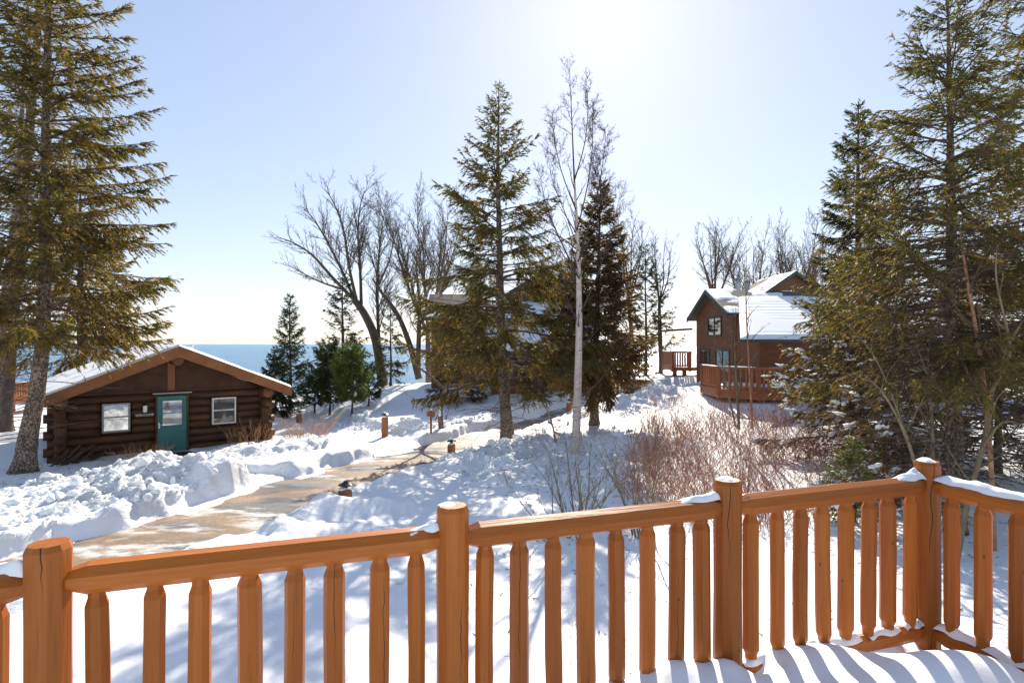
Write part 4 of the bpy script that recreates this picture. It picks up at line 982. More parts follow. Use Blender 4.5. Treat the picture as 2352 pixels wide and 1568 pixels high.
    D3 = np.c_[d[:, 0] * c - d[:, 1] * sn, d[:, 0] * sn + d[:, 1] * c, d[:, 2] - d2[k] * q + g.uniform(-.35, .3, nn)]
    l3 = g.uniform(*tw, nn) * 1.15; w3 = g.uniform(*ww, nn) * .95
    # leader and branch tips
    V, Q = blades(P3, D3, l3, w3, g)
    A, Bc, Cc = [np.array(v) for v in GREEN[pal]]
    bt = g.rand(n)[j][k]; r1 = g.rand(nn); f = np.clip(bt * .6 + r1 * .6 - .1, 0, 1)[:, None]; colr = A * (1 - f) + Bc * f
    br_ = ((g.rand(nn) < .12 + .5 * (1 - s[k] * .6) * (1 - t[j][k]) ** 1.5))[:, None]; colr = np.where(br_, Cc, colr) * g.uniform(.75, 1.25, nn)[:, None]
    Vs, Fs, Cs = [V], [Q], [colr]
    tipn = max(6, int(H * 1.0)); tz = H - g.rand(tipn) ** 1.5 * .9; tpx, tpy, _ = path_at(path, tz)
    Vt, Qt = blades(np.c_[tpx, tpy, tz], np.c_[g.normal(size=(tipn, 2)) * .5, np.ones(tipn)], g.uniform(.12, .3, tipn), np.full(tipn, .02), g)
    Vs.append(Vt); Fs.append(Qt + len(V)); Cs.append(np.tile(A, (tipn, 1)))
    link('crown', make_mesh('crown', np.concatenate(Vs), [np.concatenate(Fs)], np.concatenate(Cs)), M['needles'], root)
    if snowy > 0:      # snow resting on the boughs
        import bmesh
        bm = bmesh.new(); bmesh.ops.create_icosphere(bm, subdivisions=1, radius=1.0); IV = np.array([v.co[:] for v in bm.verts]); IF = np.array([[v.index for v in f.verts] for f in bm.faces]); bm.free()
        cand = np.where((s > .45) & (t[j] < .45))[0]; clump = g.choice(cand, min(len(cand), int(snowy)), replace=False); VV = []; FF = []; o = 0
        for kk in clump:
            for _ in range(6):
                qq = np.array([g.uniform(.1, .95)]); p = pos2(np.array([kk]), qq)[0] + np.array([g.normal() * .05, g.normal() * .05, .022]); sc = g.uniform(.03, .085)
                v = IV * (1 + g.uniform(-.2, .2, (len(IV), 1))); th = math.atan2(D2[kk, 1], D2[kk, 0]); v = v * np.array([sc * 1.6, sc * .8, sc * .45])
                v = np.c_[v[:, 0] * math.cos(th) - v[:, 1] * math.sin(th), v[:, 0] * math.sin(th) + v[:, 1] * math.cos(th), v[:, 2] + v[:, 0] * D2[kk, 2]] + p
                VV.append(v); FF.append(IF + o); o += len(v)
        link('snow_load', make_mesh('snow_load', np.concatenate(VV), [np.concatenate(FF)], smooth=True), M['snow_soft'], root)['kind'] = 'stuff'
    return root
def copy_tree(src, x, y, sc, rz, label, group=None, z0=None):
    c = src.copy(); col.objects.link(c); c.location = (x, y, (ground(x, y) - .12) if z0 is None else z0); c.scale = (sc, sc, sc); c.rotation_euler = (0, 0, rz); c['label'] = label
    if group: c['group'] = group
    for ch in list(src.children):
        k = ch.copy(); col.objects.link(k); k.parent = c
    return c
class Bare:
    """a leafless tree grown from given main stems (polylines with radii, local coordinates)"""
    def __init__(s, seed, minr=.0028): s.minr = minr; s.g = rs(seed); s.p0 = []; s.p1 = []; s.r0 = []; s.r1 = []
    def stem(s, pts, radii, level, maxl, dens=1.0, spread=.65, upw=.35, start=.25, lenf=.45, side=1.0):
        g = s.g; pts = [np.array(p, float) for p in pts]
        seg = [np.linalg.norm(b - a) for a, b in zip(pts[:-1], pts[1:])]; tot = sum(seg)
        for a, b, ra, rb in zip(pts[:-1], pts[1:], radii[:-1], radii[1:]):
            s.p0.append(a); s.p1.append(b); s.r0.append(ra); s.r1.append(rb)
        if level >= maxl: return
        n = max(2, int(tot * dens * (1.6 + level * 1.7))); cum = np.r_[0, np.cumsum(seg)]
        for i in range(n):
            f = start + (1 - start) * (i + g.rand()) / n; d = f * tot; k = min(np.searchsorted(cum, d) - 1, len(seg) - 1); k = max(k, 0); u = (d - cum[k]) / seg[k]
            p = pts[k] * (1 - u) + pts[k + 1] * u; r = radii[k] * (1 - u) + radii[k + 1] * u; tv = unit(pts[k + 1] - pts[k])
            perp = unit(np.cross(tv, g.normal(size=3))); dirv = unit(tv * math.cos(spread) + perp * math.sin(spread * g.uniform(.6, 1.4)) + np.array([0, 0, upw * g.rand()]))
            L = tot * lenf * (1.05 - f * .55) * g.uniform(.5, 1.15); L = max(L, .12)
            m = 4 if level < 2 else 3; q = [p]; dv = dirv
            for _ in range(m):
                dv = unit(dv + g.normal(size=3) * .14 + np.array([0, 0, upw * .25])); q.append(q[-1] + dv * L / m)
            rr = min(r * .62, .012 + L * .011); rad = [max(rr * (1 - .8 * e / m), s.minr) for e in range(m + 1)]
            s.stem(q, rad, level + 1, maxl, dens * side, spread, upw, .18, lenf, side)
    def build(s, name, mat, parent, k=4, fine=.0095):
        p0, p1, r0, r1 = [np.array(a) for a in (s.p0, s.p1, s.r0, s.r1)]; m = r0 > fine
        V, Q = seg_mesh(p0[m], p1[m], r0[m], r1[m], k) if m.any() else (np.zeros((0, 3)), np.zeros((0, 4), int)); f = ~m
        if f.any():
            d = unit(p1[f] - p0[f]); u = unit(np.cross(d, rs(3).normal(size=(f.sum(), 3)))); a, b = u * r0[f][:, None] * 1.15, u * r1[f][:, None] * 1.15
            R_ = np.stack([p0[f] - a, p0[f] + a, p1[f] + b, p1[f] - b], 1).reshape(-1, 3); Q = np.concatenate([Q, np.arange(len(R_)).reshape(-1, 4) + len(V)]); V = np.concatenate([V, R_])
        return link(name, make_mesh(name, V, [Q]), mat, parent)
def bare_tree(name, label, x, y, stems, seed, maxl=3, bark='bark_dark', cat='tree', group=None, dens=1.0, spread=.6, upw=.35, lenf=.4, z0=None, minr=.004, twig=None, start=.3, side=1.0, sink=.1):
    """stems: list of (points, radii, grows). The first is the trunk."""
    base = ground(x, y) - sink if z0 is None else z0; root = empty(name, (x, y, base)); tag(root, label, cat, group)
    tb = MB(); lb = MB(); bt = Bare(seed, .0028 + max(0, y - 12) * .00013)
    for pts, rad, grow in stems:
        P = [Vector(p) for p in pts]; Q = []; Rr = []
        for i in range(len(P) - 1):
            for e in range(4): Q.append(P[i].lerp(P[i + 1], e / 4)); Rr.append(rad[i] + (rad[i + 1] - rad[i]) * e / 4)
        Q.append(P[-1]); Rr.append(rad[-1])
        for _ in range(3): Q = [Q[0]] + [(Q[i - 1] + Q[i] * 2 + Q[i + 1]) / 4 for i in range(1, len(Q) - 1)] + [Q[-1]]
        (tb if twig is None or pts is stems[0][0] else lb).tube(Q, Rr, 8)
        if grow:
            before = len(bt.p0); bt.stem([q[:] for q in Q], Rr, 0, maxl, dens * grow, spread, upw, start, lenf, side); n = len(Q) - 1
            for _ in range(n):
                for a in (bt.p0, bt.p1, bt.r0, bt.r1): a.pop(before)
    tb.build('trunk', M[bark], root, True)
    if lb.V: lb.build('limbs', M[twig], root, True)
    if bt.p0: bt.build('crown', M[twig or bark], root, 3)
    return root
def stems_px(bx, Y, lst, seed=0, zbase=None):
    """stems drawn as photo points at distance about Y -> local points with some real depth spread"""
    g = rs(seed); x0 = PX(bx, Y); z0 = zbase; out = []
    for pts, rad, grow, dy in lst:
        P = []
        for i, (px, py) in enumerate(pts):
            f = i / max(1, len(pts) - 1); yy = Y + dy * f; w = W(px, py, yy); P.append((w.x - x0, yy - Y, w.z - z0))
        out.append((P, rad, grow))
    return out
def zb_(px, Y): return ground(PX(px, Y), Y) - .1

# tall spruce in the middle
def pathpx(bx, Y, pts, z0): return [(PX(px, Y) - PX(bx, Y), 0, (W(px, py, Y).z - z0), r) for px, py, r in pts]
Y = 21.3; z0 = zb_(1165, Y)
P = pathpx(1167, Y, [(1167, 1040, .24), (1158, 900, .20), (1152, 780, .17), (1148, 600, .12), (1143, 400, .07), (1146, 195, .012)], z0); P[0] = (P[0][0], 0, 0, .25)
conifer('spruce_tree', 'tall open spruce standing on the bank in front of the dormered lodge', PX(1167, Y), Y, P[-1][2], 4.4, 2.6, 11, 'spruce', .84, P, pw=1.0, whorl=.46, per=6, lowel=.02, droop=.34, dead=.25, ragged=.45, bare=.3, stubs=110, deadz=.45, z0=z0, tw=(.08, .16), ww=(.012, .024))
# dense browner spruce right of the birch
Y = 24; z0 = zb_(1365, Y)
P = pathpx(1365, Y, [(1365, 1025, .2), (1364, 900, .17), (1372, 700, .1), (1380, 410, .012)], z0); P[0] = (P[0][0], 0, 0, .2)
conifer('spruce_tree', 'dense brownish spruce close behind the white birch', PX(1365, Y), Y, P[-1][2], 2.75, 2.0, 12, 'brown', 1.1, P, pw=.92, whorl=.30, per=8, lowel=-.05, dead=.3, ragged=.3, stubs=110, deadz=.5, z0=z0)
for px_, Y_, h_, r_, sd_, lab_ in ((1050, 31.5, 3.9, 2.0, 41, 'brown scrubby young spruce before the left wall of the dormered lodge'), (1235, 30.8, 3.3, 1.7, 42, 'brown scrubby young spruce between the tall spruce and the birch'), (1440, 31.5, 3.9, 1.6, 43, 'brown young spruce at the right end of the dormered lodge')):
    conifer('spruce_tree', lab_, PX(px_, Y_), Y_, h_, r_, .4, sd_, 'brown', .75, None, pw=.6, whorl=.32, per=6, dead=.4, ragged=.5, tr=.06, stubs=60, deadz=.8, deadl=1.0, tw=(.09, .18), ww=(.016, .03))
# left group
Y = 17.2; z0 = zb_(52, Y)
P = pathpx(52, Y, [(52, 1110, .29), (66, 1000, .25), (85, 900, .21), (97, 800, .19), (104, 600, .165), (106, 300, .125), (112, 0, .085), (116, -450, .015)], z0); P[0] = (P[0][0], 0, 0, .3)
conifer('spruce_tree', 'huge spruce with pale leaning trunk beside the cabin', PX(52, Y), Y, P[-1][2], 4.45, 3.9, 13, 'olive', .85, P, pw=1.0, asym=.62, whorl=.46, per=6, lowel=.02, droop=.30, upt=.25, dead=.22, ragged=.35, bare=.2, stubs=120, z0=z0, tw=(.08, .16), ww=(.013, .025))
Y = 27; z0 = zb_(8, Y)
P = pathpx(8, Y, [(8, 1000, .32), (22, 800, .27), (50, 500, .22), (85, 100, .16), (100, -300, .02)], z0); P[0] = (P[0][0], 0, 0, .33)
conifer('spruce_tree', 'tall dark-barked spruce rising behind the leaning trunk', PX(8, Y), Y, P[-1][2], 3.0, 5.0, 14, 'spruce', .38, P, pw=.7, whorl=.55, per=5, dead=.35, ragged=.45, stubs=50, z0=z0, bark='bark_dark', tw=(.09, .18), ww=(.018, .032))
Y = 25; z0 = zb_(60, Y)
P = pathpx(-20, Y, [(-20, 1010, .2), (10, 700, .17), (40, 450, .12), (60, 100, .05), (66, -60, .01)], z0); P[0] = (P[0][0], 0, 0, .2)
conifer('spruce_tree', 'slim spruce leaning at the edge of the cabin grove', PX(-20, Y), Y, P[-1][2], 2.2, 4.5, 15, 'olive', .4, P, pw=.7, whorl=.55, per=5, dead=.35, ragged=.45, stubs=30, z0=z0)
Y = 29.5
conifer('spruce_tree', 'spruce with deep shaded crown right behind the cabin roof', PX(185, Y), Y, 13.5, 3.3, 3.6, 16, 'olive', .6, None, pw=.65, whorl=.48, per=6, dead=.3, ragged=.35, bark='bark_dark', tr=.26, tw=(.09, .18), ww=(.018, .032))
# conifers beyond the cabin, right of its roof
fir = conifer('fir_tree', 'pointed young fir rising beside the cabin roof against the lake', PX(666, 35), 35, 7.2, 1.5, .6, 17, 'fir', .9, None, pw=.8, whorl=.3, per=7, lowel=.1, droop=.2, dead=.05, ragged=.2, tr=.1, group='young conifers by the lake')
conifer('fir_tree', 'small dark bushy fir nearest the cabin eave', PX(632, 32.5), 32.5, 3.7, 1.25, .3, 18, 'dark', 1.1, None, pw=.8, whorl=.26, per=7, dead=.03, ragged=.2, tr=.07, group='young conifers by the lake')
conifer('spruce_tree', 'ragged open spruce at the shore behind the bright green pine', PX(787, 43), 43, 9.4, 2.5, .8, 19, 'dark', .6, None, pw=.75, whorl=.5, per=5, dead=.2, ragged=.45, tr=.16, tw=(.1, .2), ww=(.02, .035), bark='bark_dark')
conifer('spruce_tree', 'thin ragged spruce at the foot of the big bare tree', PX(897, 44), 44, 6.2, 1.6, .7, 20, 'dark', .6, None, pw=.75, whorl=.45, per=5, dead=.2, ragged=.45, tr=.1, tw=(.1, .2), ww=(.02, .035), bark='bark_dark')
pk = dict(pw=.42, whorl=.3, per=7, lowel=.35, droop=.1, upt=.3, topel=1.1, dead=.02, tw=(.12, .22), ww=(.012, .02), ragged=.25, bark='bark_dark', stubs=8)
conifer('pine_tree', 'bright green bushy young pine with a bare slim stem', PX(808, 30.5), 30.5, 3.55, 1.15, .95, 21, 'pine', 1.3, None, tr=.055, **pk)
conifer('pine_tree', 'darker bushy pine standing just left of the bright green one', PX(757, 32.5), 32.5, 4.0, 1.25, .9, 22, 'fir', 1.2, None, tr=.06, **pk)
conifer('pine_tree', 'low round pine filling the gap beside the pointed fir', PX(722, 33.5), 33.5, 2.6, .8, .6, 23, 'fir', 1.1, None, tr=.05, **pk)
conifer('pine_tree', 'small dark pine tucked against the big bare trunk', PX(846, 33), 33, 2.4, .8, .5, 24, 'fir', 1.1, None, tr=.05, **pk)
# thin pine with tufted limbs on the lake side
conifer('pine_tree', 'tufted thin pine on the lake side of the brown spruce', PX(1483, 41), 41, 9.3, 1.5, 2.6, 25, 'dark', .55, None, pw=.45, whorl=.6, per=5, lowel=.3, droop=.1, upt=.4, dead=.1, tw=(.15, .26), ww=(.02, .032), ragged=.5, bark='bark_dark', tr=.12)
conifer('pine_tree', 'sparse pine with tufted low limbs beside the far railed deck', PX(1517, 42), 42, 7.2, 1.6, 1.6, 26, 'dark', .45, None, pw=.3, whorl=.8, per=4, lowel=.2, droop=.1, upt=.45, dead=.1, tw=(.15, .26), ww=(.02, .032), ragged=.5, bark='bark_dark', tr=.14)
# right group
Y = 11.6; z0 = zb_(2195, Y)
P = pathpx(2195, Y, [(2195, 1260, .16), (2192, 1000, .14), (2188, 700, .11), (2182, 300, .06), (2176, -50, .012)], z0); P[0] = (P[0][0], 0, 0, .17)
conifer('spruce_tree', 'big green spruce close beyond the railing corner', PX(2195, Y), Y, P[-1][2], 3.3, 3.6, 27, 'spruce', .88, P, pw=.76, whorl=.36, per=7, dead=.28, ragged=.45, stubs=260, deadz=.35, deadl=.95, z0=z0, tw=(.055, .11), ww=(.008, .016), sec=.08)
Y = 13.2
conifer('spruce_tree', 'spruce standing at the far right past the railing corner', PX(2400, Y), Y, 15.2, 2.6, 3.2, 28, 'spruce', .9, None, pw=.7, whorl=.42, per=6, dead=.3, ragged=.4, tr=.17, stubs=200, deadl=1.0, tw=(.06, .12), ww=(.009, .017))
Y = 21
conifer('spruce_tree', 'dark blue-green spruce with pointed spire above the snowy lodge roof', PX(1972, Y), Y, 12.1, 2.15, 1.2, 29, 'dark', .95, None, pw=.72, whorl=.36, per=7, dead=.08, ragged=.3, tr=.19)
Y = 17.5
conifer('spruce_tree', 'spreading spruce with snow-laden boughs in front of the lodge deck', PX(1985, Y), Y, 6.0, 3.3, .5, 30, 'olive', .85, None, pw=.62, whorl=.36, per=6, lowel=-.05, droop=.3, dead=.35, ragged=.55, tr=.11, snowy=230, stubs=170, deadz=.7, deadl=1.0)
Y = 13
conifer('spruce_tree', 'scrubby young spruce half buried under twigs by the red thicket', PX(2060, Y), Y, 5.2, 1.7, .5, 31, 'brown', .7, None, pw=.6, whorl=.3, per=6, dead=.7, ragged=.5, tr=.07, snowy=50, stubs=160, deadz=.8, deadl=1.0, tw=(.055, .11), ww=(.009, .016))
Y = 15.5
conifer('spruce_tree', 'bushy spruce filling the gap behind the orange-barked birch', PX(2290, Y), Y, 7.0, 2.2, .9, 32, 'brown', .75, None, pw=.6, whorl=.34, per=6, dead=.7, ragged=.4, tr=.1, snowy=60, stubs=220, deadz=.7, deadl=1.0)
Y = 12.3
conifer('spruce_tree', 'low snow-dusted spruce seedling at the thicket edge', PX(1960, Y), Y, 1.75, .75, .1, 33, 'pine', 1.2, None, pw=.7, whorl=.18, per=7, dead=.05, ragged=.3, tr=.03, snowy=60, tw=(.05, .09), ww=(.008, .014), stubs=0)

# ---- leafless trees
Y = 18.8; z0 = zb_(1322, Y)
st = stems_px(1322, Y, [
 ([(1320, 1085), (1327, 900), (1331, 720), (1328, 590), (1322, 460), (1319, 410)], [.155, .13, .105, .07, .042, .03], .5, .1),
 ([(1319, 412), (1314, 290), (1308, 150)], [.03, .018, .004], 1.3, .1),
 ([(1330, 640), (1290, 560), (1252, 470), (1240, 400)], [.028, .022, .013, .004], 1.7, -.8),
 ([(1328, 600), (1365, 480), (1385, 380), (1392, 300)], [.03, .022, .013, .004], 1.7, .8),
 ([(1325, 530), (1350, 430), (1362, 340), (1360, 260)], [.024, .018, .011, .004], 1.7, -.3),
 ([(1330, 700), (1300, 650), (1262, 600)], [.018, .012, .004], 1.4, .9),
 ([(1333, 720), (1370, 640), (1410, 520), (1425, 440)], [.028, .02, .012, .004], 1.5, -.7),
 ([(1340, 905), (1375, 880), (1410, 830), (1455, 745)], [.03, .024, .016, .005], .9, -.6),
 ([(1322, 480), (1290, 400), (1272, 320), (1268, 260)], [.022, .016, .01, .004], 1.7, .6),
 ([(1324, 560), (1295, 480), (1268, 420), (1258, 350)], [.02, .014, .009, .004], 1.6, .2),
 ([(1318, 420), (1345, 330), (1352, 240), (1345, 190)], [.022, .015, .009, .004], 1.7, -.5)], zbase=z0)
bare_tree('birch_tree', 'slender white-barked birch with fine bare twigs', PX(1322, Y), Y, st, 51, 3, 'bark_birch', dens=2.5, spread=.62, upw=.14, lenf=.27, z0=z0, twig='birch_twig', start=.38, side=1.1)
Y = 45; z0 = zb_(878, Y)
st = stems_px(878, Y, [
 ([(880, 900), (874, 840), (862, 770), (835, 715), (815, 690)], [.42, .38, .34, .30, .26], 0, 0),
 ([(815, 690), (765, 640), (715, 580), (660, 550), (630, 545)], [0.156, 0.125, 0.086, 0.047, 0.008], .55, -2),
 ([(815, 690), (790, 630), (755, 560), (720, 500), (690, 470)], [0.14, 0.109, 0.078, 0.039, 0.008], .6, 2),
 ([(820, 695), (800, 610), (790, 520), (760, 450), (735, 425)], [0.14, 0.109, 0.07, 0.039, 0.008], .6, -1),
 ([(830, 710), (828, 620), (820, 530), (830, 450), (850, 425)], [0.14, 0.109, 0.07, 0.039, 0.008], .6, 2),
 ([(874, 840), (868, 740), (866, 650), (872, 560), (885, 470)], [0.156, 0.133, 0.101, 0.062, 0.008], .6, 1),
 ([(790, 665), (740, 650), (690, 625), (650, 600)], [.1, .07, .04, .01], .5, 3),
 ([(866, 660), (900, 590), (905, 520)], [.09, .06, .01], .5, -2)], zbase=z0)
bare_tree('bare_tree', 'large dark many-limbed leafless tree by the lake, spreading left', PX(878, Y), Y, st, 52, 3, 'bark_dark', dens=3.2, spread=.62, upw=.18, lenf=.36, z0=z0, start=.2)
Y = 43; z0 = zb_(960, Y)
st = stems_px(960, Y, [
 ([(962, 870), (945, 800), (915, 720), (878, 675), (855, 640)], [.26, .22, .17, .12, .05], .35, 1),
 ([(960, 860), (962, 760), (965, 690), (955, 620), (960, 560)], [.2, .17, .13, .08, .01], .5, -1)], zbase=z0)
bare_tree('bare_tree', 'leaning twin-stemmed leafless tree right of the big dark one', PX(960, Y), Y, st, 53, 3, 'bark_twig', dens=2.6, spread=.62, upw=.2, lenf=.36, z0=z0)
def fan(H, r, seed, n=6, sp=.5, fork=.35):
    g = rs(seed); out = [([(0, 0, 0), (g.uniform(-.2, .2), 0, H * fork * .5), (g.uniform(-.3, .3), 0, H * fork)], [r, r * .85, r * .7], 0)]
    b = out[0][0][-1]
    for i in range(n):
        a = 6.283 * i / n + g.uniform(-.4, .4); L = H * (1 - fork) * g.uniform(.75, 1.05); s = sp * g.uniform(.3, 1.1)
        p = [b]
        for e in (1, 2, 3): f = e / 3; p.append((b[0] + math.cos(a) * L * s * f ** .75 + g.normal() * .15, b[1] + math.sin(a) * L * s * f ** .75 + g.normal() * .15, b[2] + L * f * (1.1 - .1 * f)))
        out.append((p, [r * .45, r * .3, r * .16, .01], .75))
    return out
def bt(px, Y, top, r, seed, label, n=6, sp=.5, fork=.35, bark='bark_twig', dens=2.2, group='leafless trees along the shore'):
    x = PX(px, Y); z0 = zb_(px, Y); H = W(px, top, Y).z - z0
    return bare_tree('bare_tree', label, x, Y, fan(H * .93, r, seed, n, sp, fork), seed, 3, bark, dens=dens, spread=.6, upw=.22, lenf=.38, z0=z0, group=group)
bt(985, 49, 430, .3, 54, 'wide leafless tree behind the left gable of the dormered lodge', 7, .5, .3)
bt(1115, 50, 560, .22, 67, 'leafless tree partly hidden behind the tall spruce', 6, .4, .35)
bt(1275, 51, 500, .26, 55, 'leafless tree behind the lodge just left of the birch', 6, .4, .35)
bt(1447, 47, 470, .22, 56, 'leafless tree rising behind the dense brown spruce', 5, .32, .45)
bt(1519, 43, 505, .14, 57, 'slim leafless tree beside the far railed deck', 5, .32, .5)
bt(1643, 48, 490, .26, 58, 'leafless tree behind the grey gable of the reddish lodge', 7, .42, .45)
bt(1735, 47, 515, .22, 59, 'leafless tree behind the chimney pipes', 7, .55, .35)
bt(1825, 49, 500, .24, 60, 'leafless tree behind the peak of the reddish lodge roof', 7, .45, .35)
bt(1880, 46, 520, .2, 61, 'leafless tree between the lodge roof and the dark pointed spruce', 6, .4, .35)
# small spreading tree next to the sign
Y = 24.2; z0 = zb_(1012, Y)
st = stems_px(1012, Y, [
 ([(1013, 985), (1010, 940), (1018, 905), (1030, 880)], [.12, .105, .09, .08], 0, 0),
 ([(1018, 905), (990, 925), (960, 920), (925, 900)], [.035, .028, .018, .005], .5, -.6),
 ([(1022, 895), (985, 860), (950, 835), (925, 800)], [.06, .045, .028, .006], 1.0, .8),
 ([(1030, 880), (1025, 830), (1010, 780), (1020, 740)], [.06, .045, .028, .006], 1.0, -.5),
 ([(1030, 880), (1070, 840), (1100, 800), (1120, 770)], [.06, .045, .028, .006], 1.0, .5),
 ([(1028, 885), (1075, 880), (1115, 890), (1140, 915)], [.04, .03, .018, .005], .7, -.9)], zbase=z0)
bare_tree('crabapple_tree', 'small spreading leafless tree with snow-plastered trunk beside the signpost', PX(1012, Y), Y, st, 62, 3, 'bark_spruce', dens=1.3, spread=.7, upw=.15, lenf=.36, z0=z0, twig='bark_twig')
x, y = PX(1014, Y), Y
ct = [o for o in col.objects if o.get('label', '').startswith('small spreading leafless')][0]
snow_blob('snow_patch', ct, (-.02, -.085, .75), (.06, .045, .36), 9, .4, 3)
# saplings in the right-hand undergrowth
def sap(name, label, bx, Y, lst, seed, bark, dens=.9, lenf=.3, maxl=2, grp=None):
    z0 = zb_(bx, Y); return bare_tree(name, label, PX(bx, Y), Y, stems_px(bx, Y, lst, zbase=z0), seed, maxl, bark, dens=dens, spread=.7, upw=.2, lenf=lenf, z0=z0, twig='bark_twig' if bark != 'bark_sapling' else 'bark_sapling', group=grp)
sap('birch_tree', 'crooked orange-barked birch in front of the dark spruces', 2283, 10.6, [([(2285, 1310), (2278, 1080), (2263, 900), (2243, 760), (2215, 610), (2205, 530)], [.045, .042, .038, .032, .025, .006], 1.2, .3)], 63, 'bark_orange')
sap('sapling', 'forked grey-green sapling right of the orange-barked birch', 2215, 10.2, [([(2190, 1330), (2225, 1130), (2265, 1010), (2275, 900), (2310, 800), (2352, 730)], [.05, .045, .04, .036, .028, .015], 1.1, .2), ([(2275, 900), (2325, 820), (2310, 740), (2285, 640), (2290, 560)], [.03, .026, .02, .014, .005], 1.1, -.4), ([(2250, 1040), (2300, 960), (2350, 975)], [.025, .018, .006], 1, -.5)], 64, 'bark_sapling')
sap('sapling', 'leaning grey sapling in front of the close green spruce', 2155, 10.8, [([(2140, 1260), (2118, 1120), (2080, 990), (2030, 900), (1985, 860)], [.035, .032, .028, .02, .006], 1.1, -.5), ([(2140, 1250), (2145, 1000), (2132, 860), (2100, 780)], [.032, .028, .02, .005], 1.0, .4), ([(2100, 1050), (2040, 880), (2000, 800), (1940, 740)], [.02, .016, .01, .004], 1.2, .6)], 65, 'bark_sapling', 1.1)
sap('sapling', 'thin brown-stemmed sapling before the snowy lodge roof', 1724, 19.5, [([(1728, 985), (1724, 900), (1718, 800), (1712, 680), (1716, 560)], [.045, .04, .03, .018, .004], 1.5, .2)], 66, 'bark_orange', 1.1, .22)
sap('sapling', 'grey pair of thin stems left of the brown-stemmed sapling', 1693, 19.0, [([(1697, 985), (1694, 900), (1686, 800), (1690, 700)], [.05, .042, .026, .004], 1.6, .2), ([(1690, 980), (1672, 900), (1650, 800), (1630, 740)], [.03, .025, .016, .004], 1.8, -.5)], 68, 'bark_sapling', 1.2, .3)
sap('sapling', 'little bent spruce snag between the tall spruce and the birch', 1272, 19.6, [([(1280, 1080), (1278, 1010), (1262, 950), (1242, 915)], [.035, .03, .025, .01], .8, .3)], 69, 'bark_orange', 1.0, .4)
# ---- shrubs
def shrub(name, label, x, y, n, h, spread, seed, mat, maxl=2, r=.012, group=None, dens=1.6, lenf=.4, sag=.0, base_r=.25):
    g = rs(seed); root = empty(name, (x, y, ground(x, y) - .12)); tag(root, label, 'shrub', group); b = Bare(seed)
    for i in range(n):
        a = g.uniform(0, 6.283); q = base_r * g.rand() ** .5; L = h * g.uniform(.6, 1.05); s = spread * g.uniform(.15, 1)
        p = [np.array((math.cos(a) * q, math.sin(a) * q, 0))]; 
        for e in (1, 2, 3, 4): f = e / 4; p.append(p[0] + np.array((math.cos(a) * L * s * f ** 1.2 + g.normal() * .03, math.sin(a) * L * s * f ** 1.2 + g.normal() * .03, L * (f - sag * f * f))))
        b.stem(p, [r, r * .85, r * .65, r * .45, .003], 0, maxl, dens, .55, .3, .2, lenf)
        if n <= 10: b.build('stem', M[mat], root, 4); b = Bare(seed + 10 * i + 1)
    if n > 10: b.build('stems', M[mat], root, 4)['kind'] = 'stuff'
    return root
shrub('shrub', 'open grey shrub with forked stems growing below the railing', PX(1335, 11.3), 11.3, 9, 2.0, .95, 71, 'bark_sapling', 3, .022, None, 1.7, .48)
shrub('shrub', 'upright grey shrub right of the forked one below the railing', PX(1470, 11.6), 11.6, 6, 2.4, .6, 72, 'bark_sapling', 3, .022, None, 1.6, .44)
shrub('shrub', 'low sprawling shrub leaning left in the snow below the railing', PX(1270, 11.4), 11.4, 4, 1.7, 1.3, 73, 'bark_sapling', 3, .018, None, 1.7, .48)
def cabx(u, v): return CAB0[0] + math.cos(CABA) * u - math.sin(CABA) * v, CAB0[1] + math.sin(CABA) * u + math.cos(CABA) * v
x, y = cabx(2.6, -.75); shrub('shrub', 'tan dry shrub under the white framed cabin window', x, y, 95, 1.05, .55, 74, 'tan_stem', 1, .009, None, 2.2, .4, base_r=.8)
x, y = cabx(4.7, -1.1); shrub('shrub', 'reddish dry shrub spreading past the cabin corner', x, y, 95, 1.0, .9, 75, 'tan_stem', 1, .009, None, 2.2, .4, base_r=.8)
x, y = cabx(-1.2, -2.2); shrub('shrub', 'low clipped reddish shrub in front of the grey framed window', x, y, 110, .62, .9, 76, 'tan_stem', 1, .007, None, 3, .4, base_r=.6)
x, y = at(1545, 27.5); shrub('shrub', 'rust coloured low shrub on the crest by the driveway', x, y, 90, .75, .7, 77, 'tan_stem', 1, .008, None, 2.5, .4, base_r=1.1)
x, y = at(1630, 24); shrub('shrub', 'sparse dry shrub on the snowy slope left of the lodge deck', x, y, 40, 1.1, .5, 78, 'red_stem', 1, .008, None, 2.2, .4, base_r=.7)
def stem_tint():
    m, t, p = nodes('tinted_stem'); a = N(t, 'ShaderNodeAttribute', attribute_name='tint'); t.links.new(a.outputs['Color'], p.inputs['Base Color']); p.inputs['Roughness'].default_value = .6; M['tinted_stem'] = m
stem_tint()
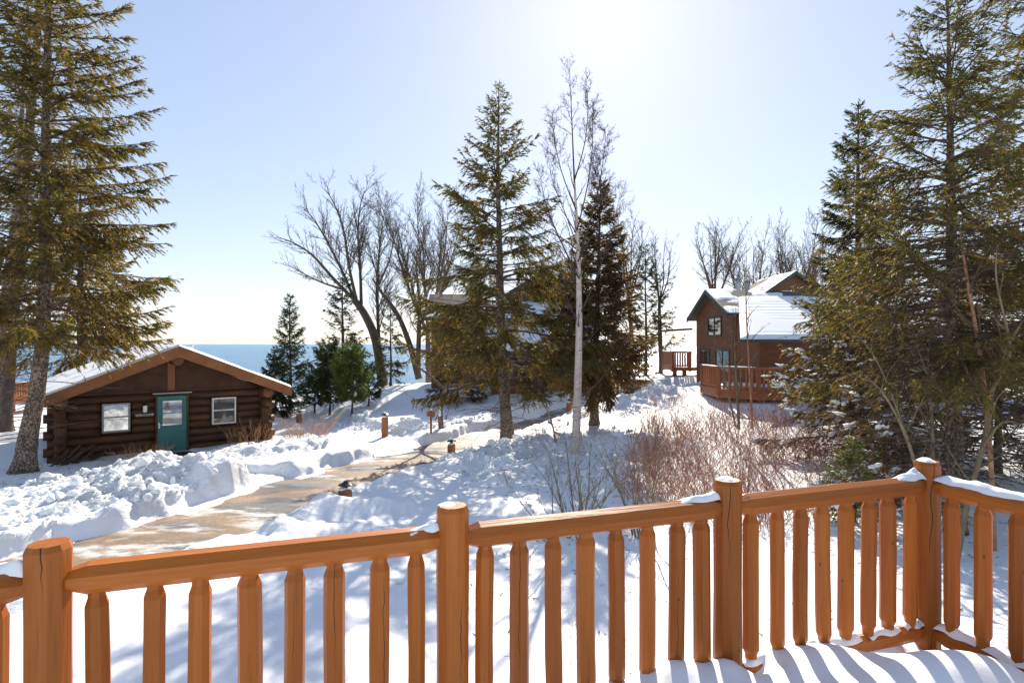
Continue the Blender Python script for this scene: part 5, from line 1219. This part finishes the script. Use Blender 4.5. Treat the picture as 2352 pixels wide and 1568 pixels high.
def thicket():
    g = rs(81); b = Bare(82, .0026); n = 0; cols = []
    pal = np.array([(.30, .09, .065), (.38, .19, .10), (.27, .14, .12), (.44, .28, .16), (.25, .085, .08)])
    while n < 800:
        px = g.uniform(1440, 2010); Y = g.uniform(12.0, 24.5); x = PX(px, Y)
        c = (x - 6.3 - (Y - 16) * .2) / 4.1; d = (Y - 16.8) / 7.0
        if c * c + d * d > 1 + fbm(np.array([x * .8]), np.array([Y * .8]), 3, 83)[0] * .6: continue
        if fbm(np.array([x * .6]), np.array([Y * .6]), 2, 85)[0] < -.3: continue
        z = ground(x, Y) - .05; n += 1; w = np.clip(np.array([.9 - c, .8, .5 + c, .9 - c * 1.2, .5 + c]), .05, 2); w /= w.sum()
        for k in range(g.randint(2, 5)):
            L = g.uniform(.45, 1.45); a = g.uniform(0, 6.28); s = g.uniform(.1, .95); p = [np.array((x + g.normal() * .08, Y + g.normal() * .08, z))]; q = len(b.p0)
            for e in (1, 2, 3): f = e / 3; p.append(p[0] + np.array((math.cos(a) * L * s * f + g.normal() * .05, math.sin(a) * L * s * f + g.normal() * .05, L * f * (1 - .3 * s * f))))
            b.stem(p, [.0075, .006, .0045, .003], 0, 1, 1.6, .65, .3, .25, .42)
            cols.append(np.tile(pal[g.choice(5, p=w)] * g.uniform(.8, 1.2), ((len(b.p0) - q) * 3, 1)))
    V, Q = seg_mesh(b.p0, b.p1, b.r0, b.r1, 3)
    return link('dogwood_thicket', make_mesh('dogwood_thicket', V, [Q], np.concatenate(cols)), M['tinted_stem'])
tag(thicket(), 'tangled thicket of red dogwood stems in the snow', kind='stuff')
def litter():
    g = rs(91); P = []; 
    for cx_, cy_, r_, n_ in ((-11.5, 13.5, 4, 260), (-.2, 18.5, 4, 420), (2.5, 16.5, 4, 420), (4.5, 22, 4, 350), (9, 10.5, 4, 450), (-7, 19.5, 3, 160), (-14.5, 17, 2.5, 220), (2, 10, 4, 200)):
        a = g.uniform(0, 6.28, n_); q = r_ * g.rand(n_) ** .5; P.append(np.c_[cx_ + np.cos(a) * q, cy_ + np.sin(a) * q])
    P = np.concatenate(P); z = CZ + snow_z(P[:, 0], P[:, 1]) + .012; a = g.uniform(0, 6.28, len(P)); l = g.uniform(.03, .14, len(P)) ; p0 = np.c_[P, z]; d = np.c_[np.cos(a), np.sin(a), g.uniform(-.05, .15, len(P))] * l[:, None]
    V, Q = seg_mesh(p0, p0 + d, g.uniform(.004, .011, len(P)), np.full(len(P), .002), 3)
    return link('twig_litter', make_mesh('twig_litter', V, [Q]), M['bark_twig'])
tag(litter(), 'small fallen twigs and cone bits scattered on the snow', kind='stuff')
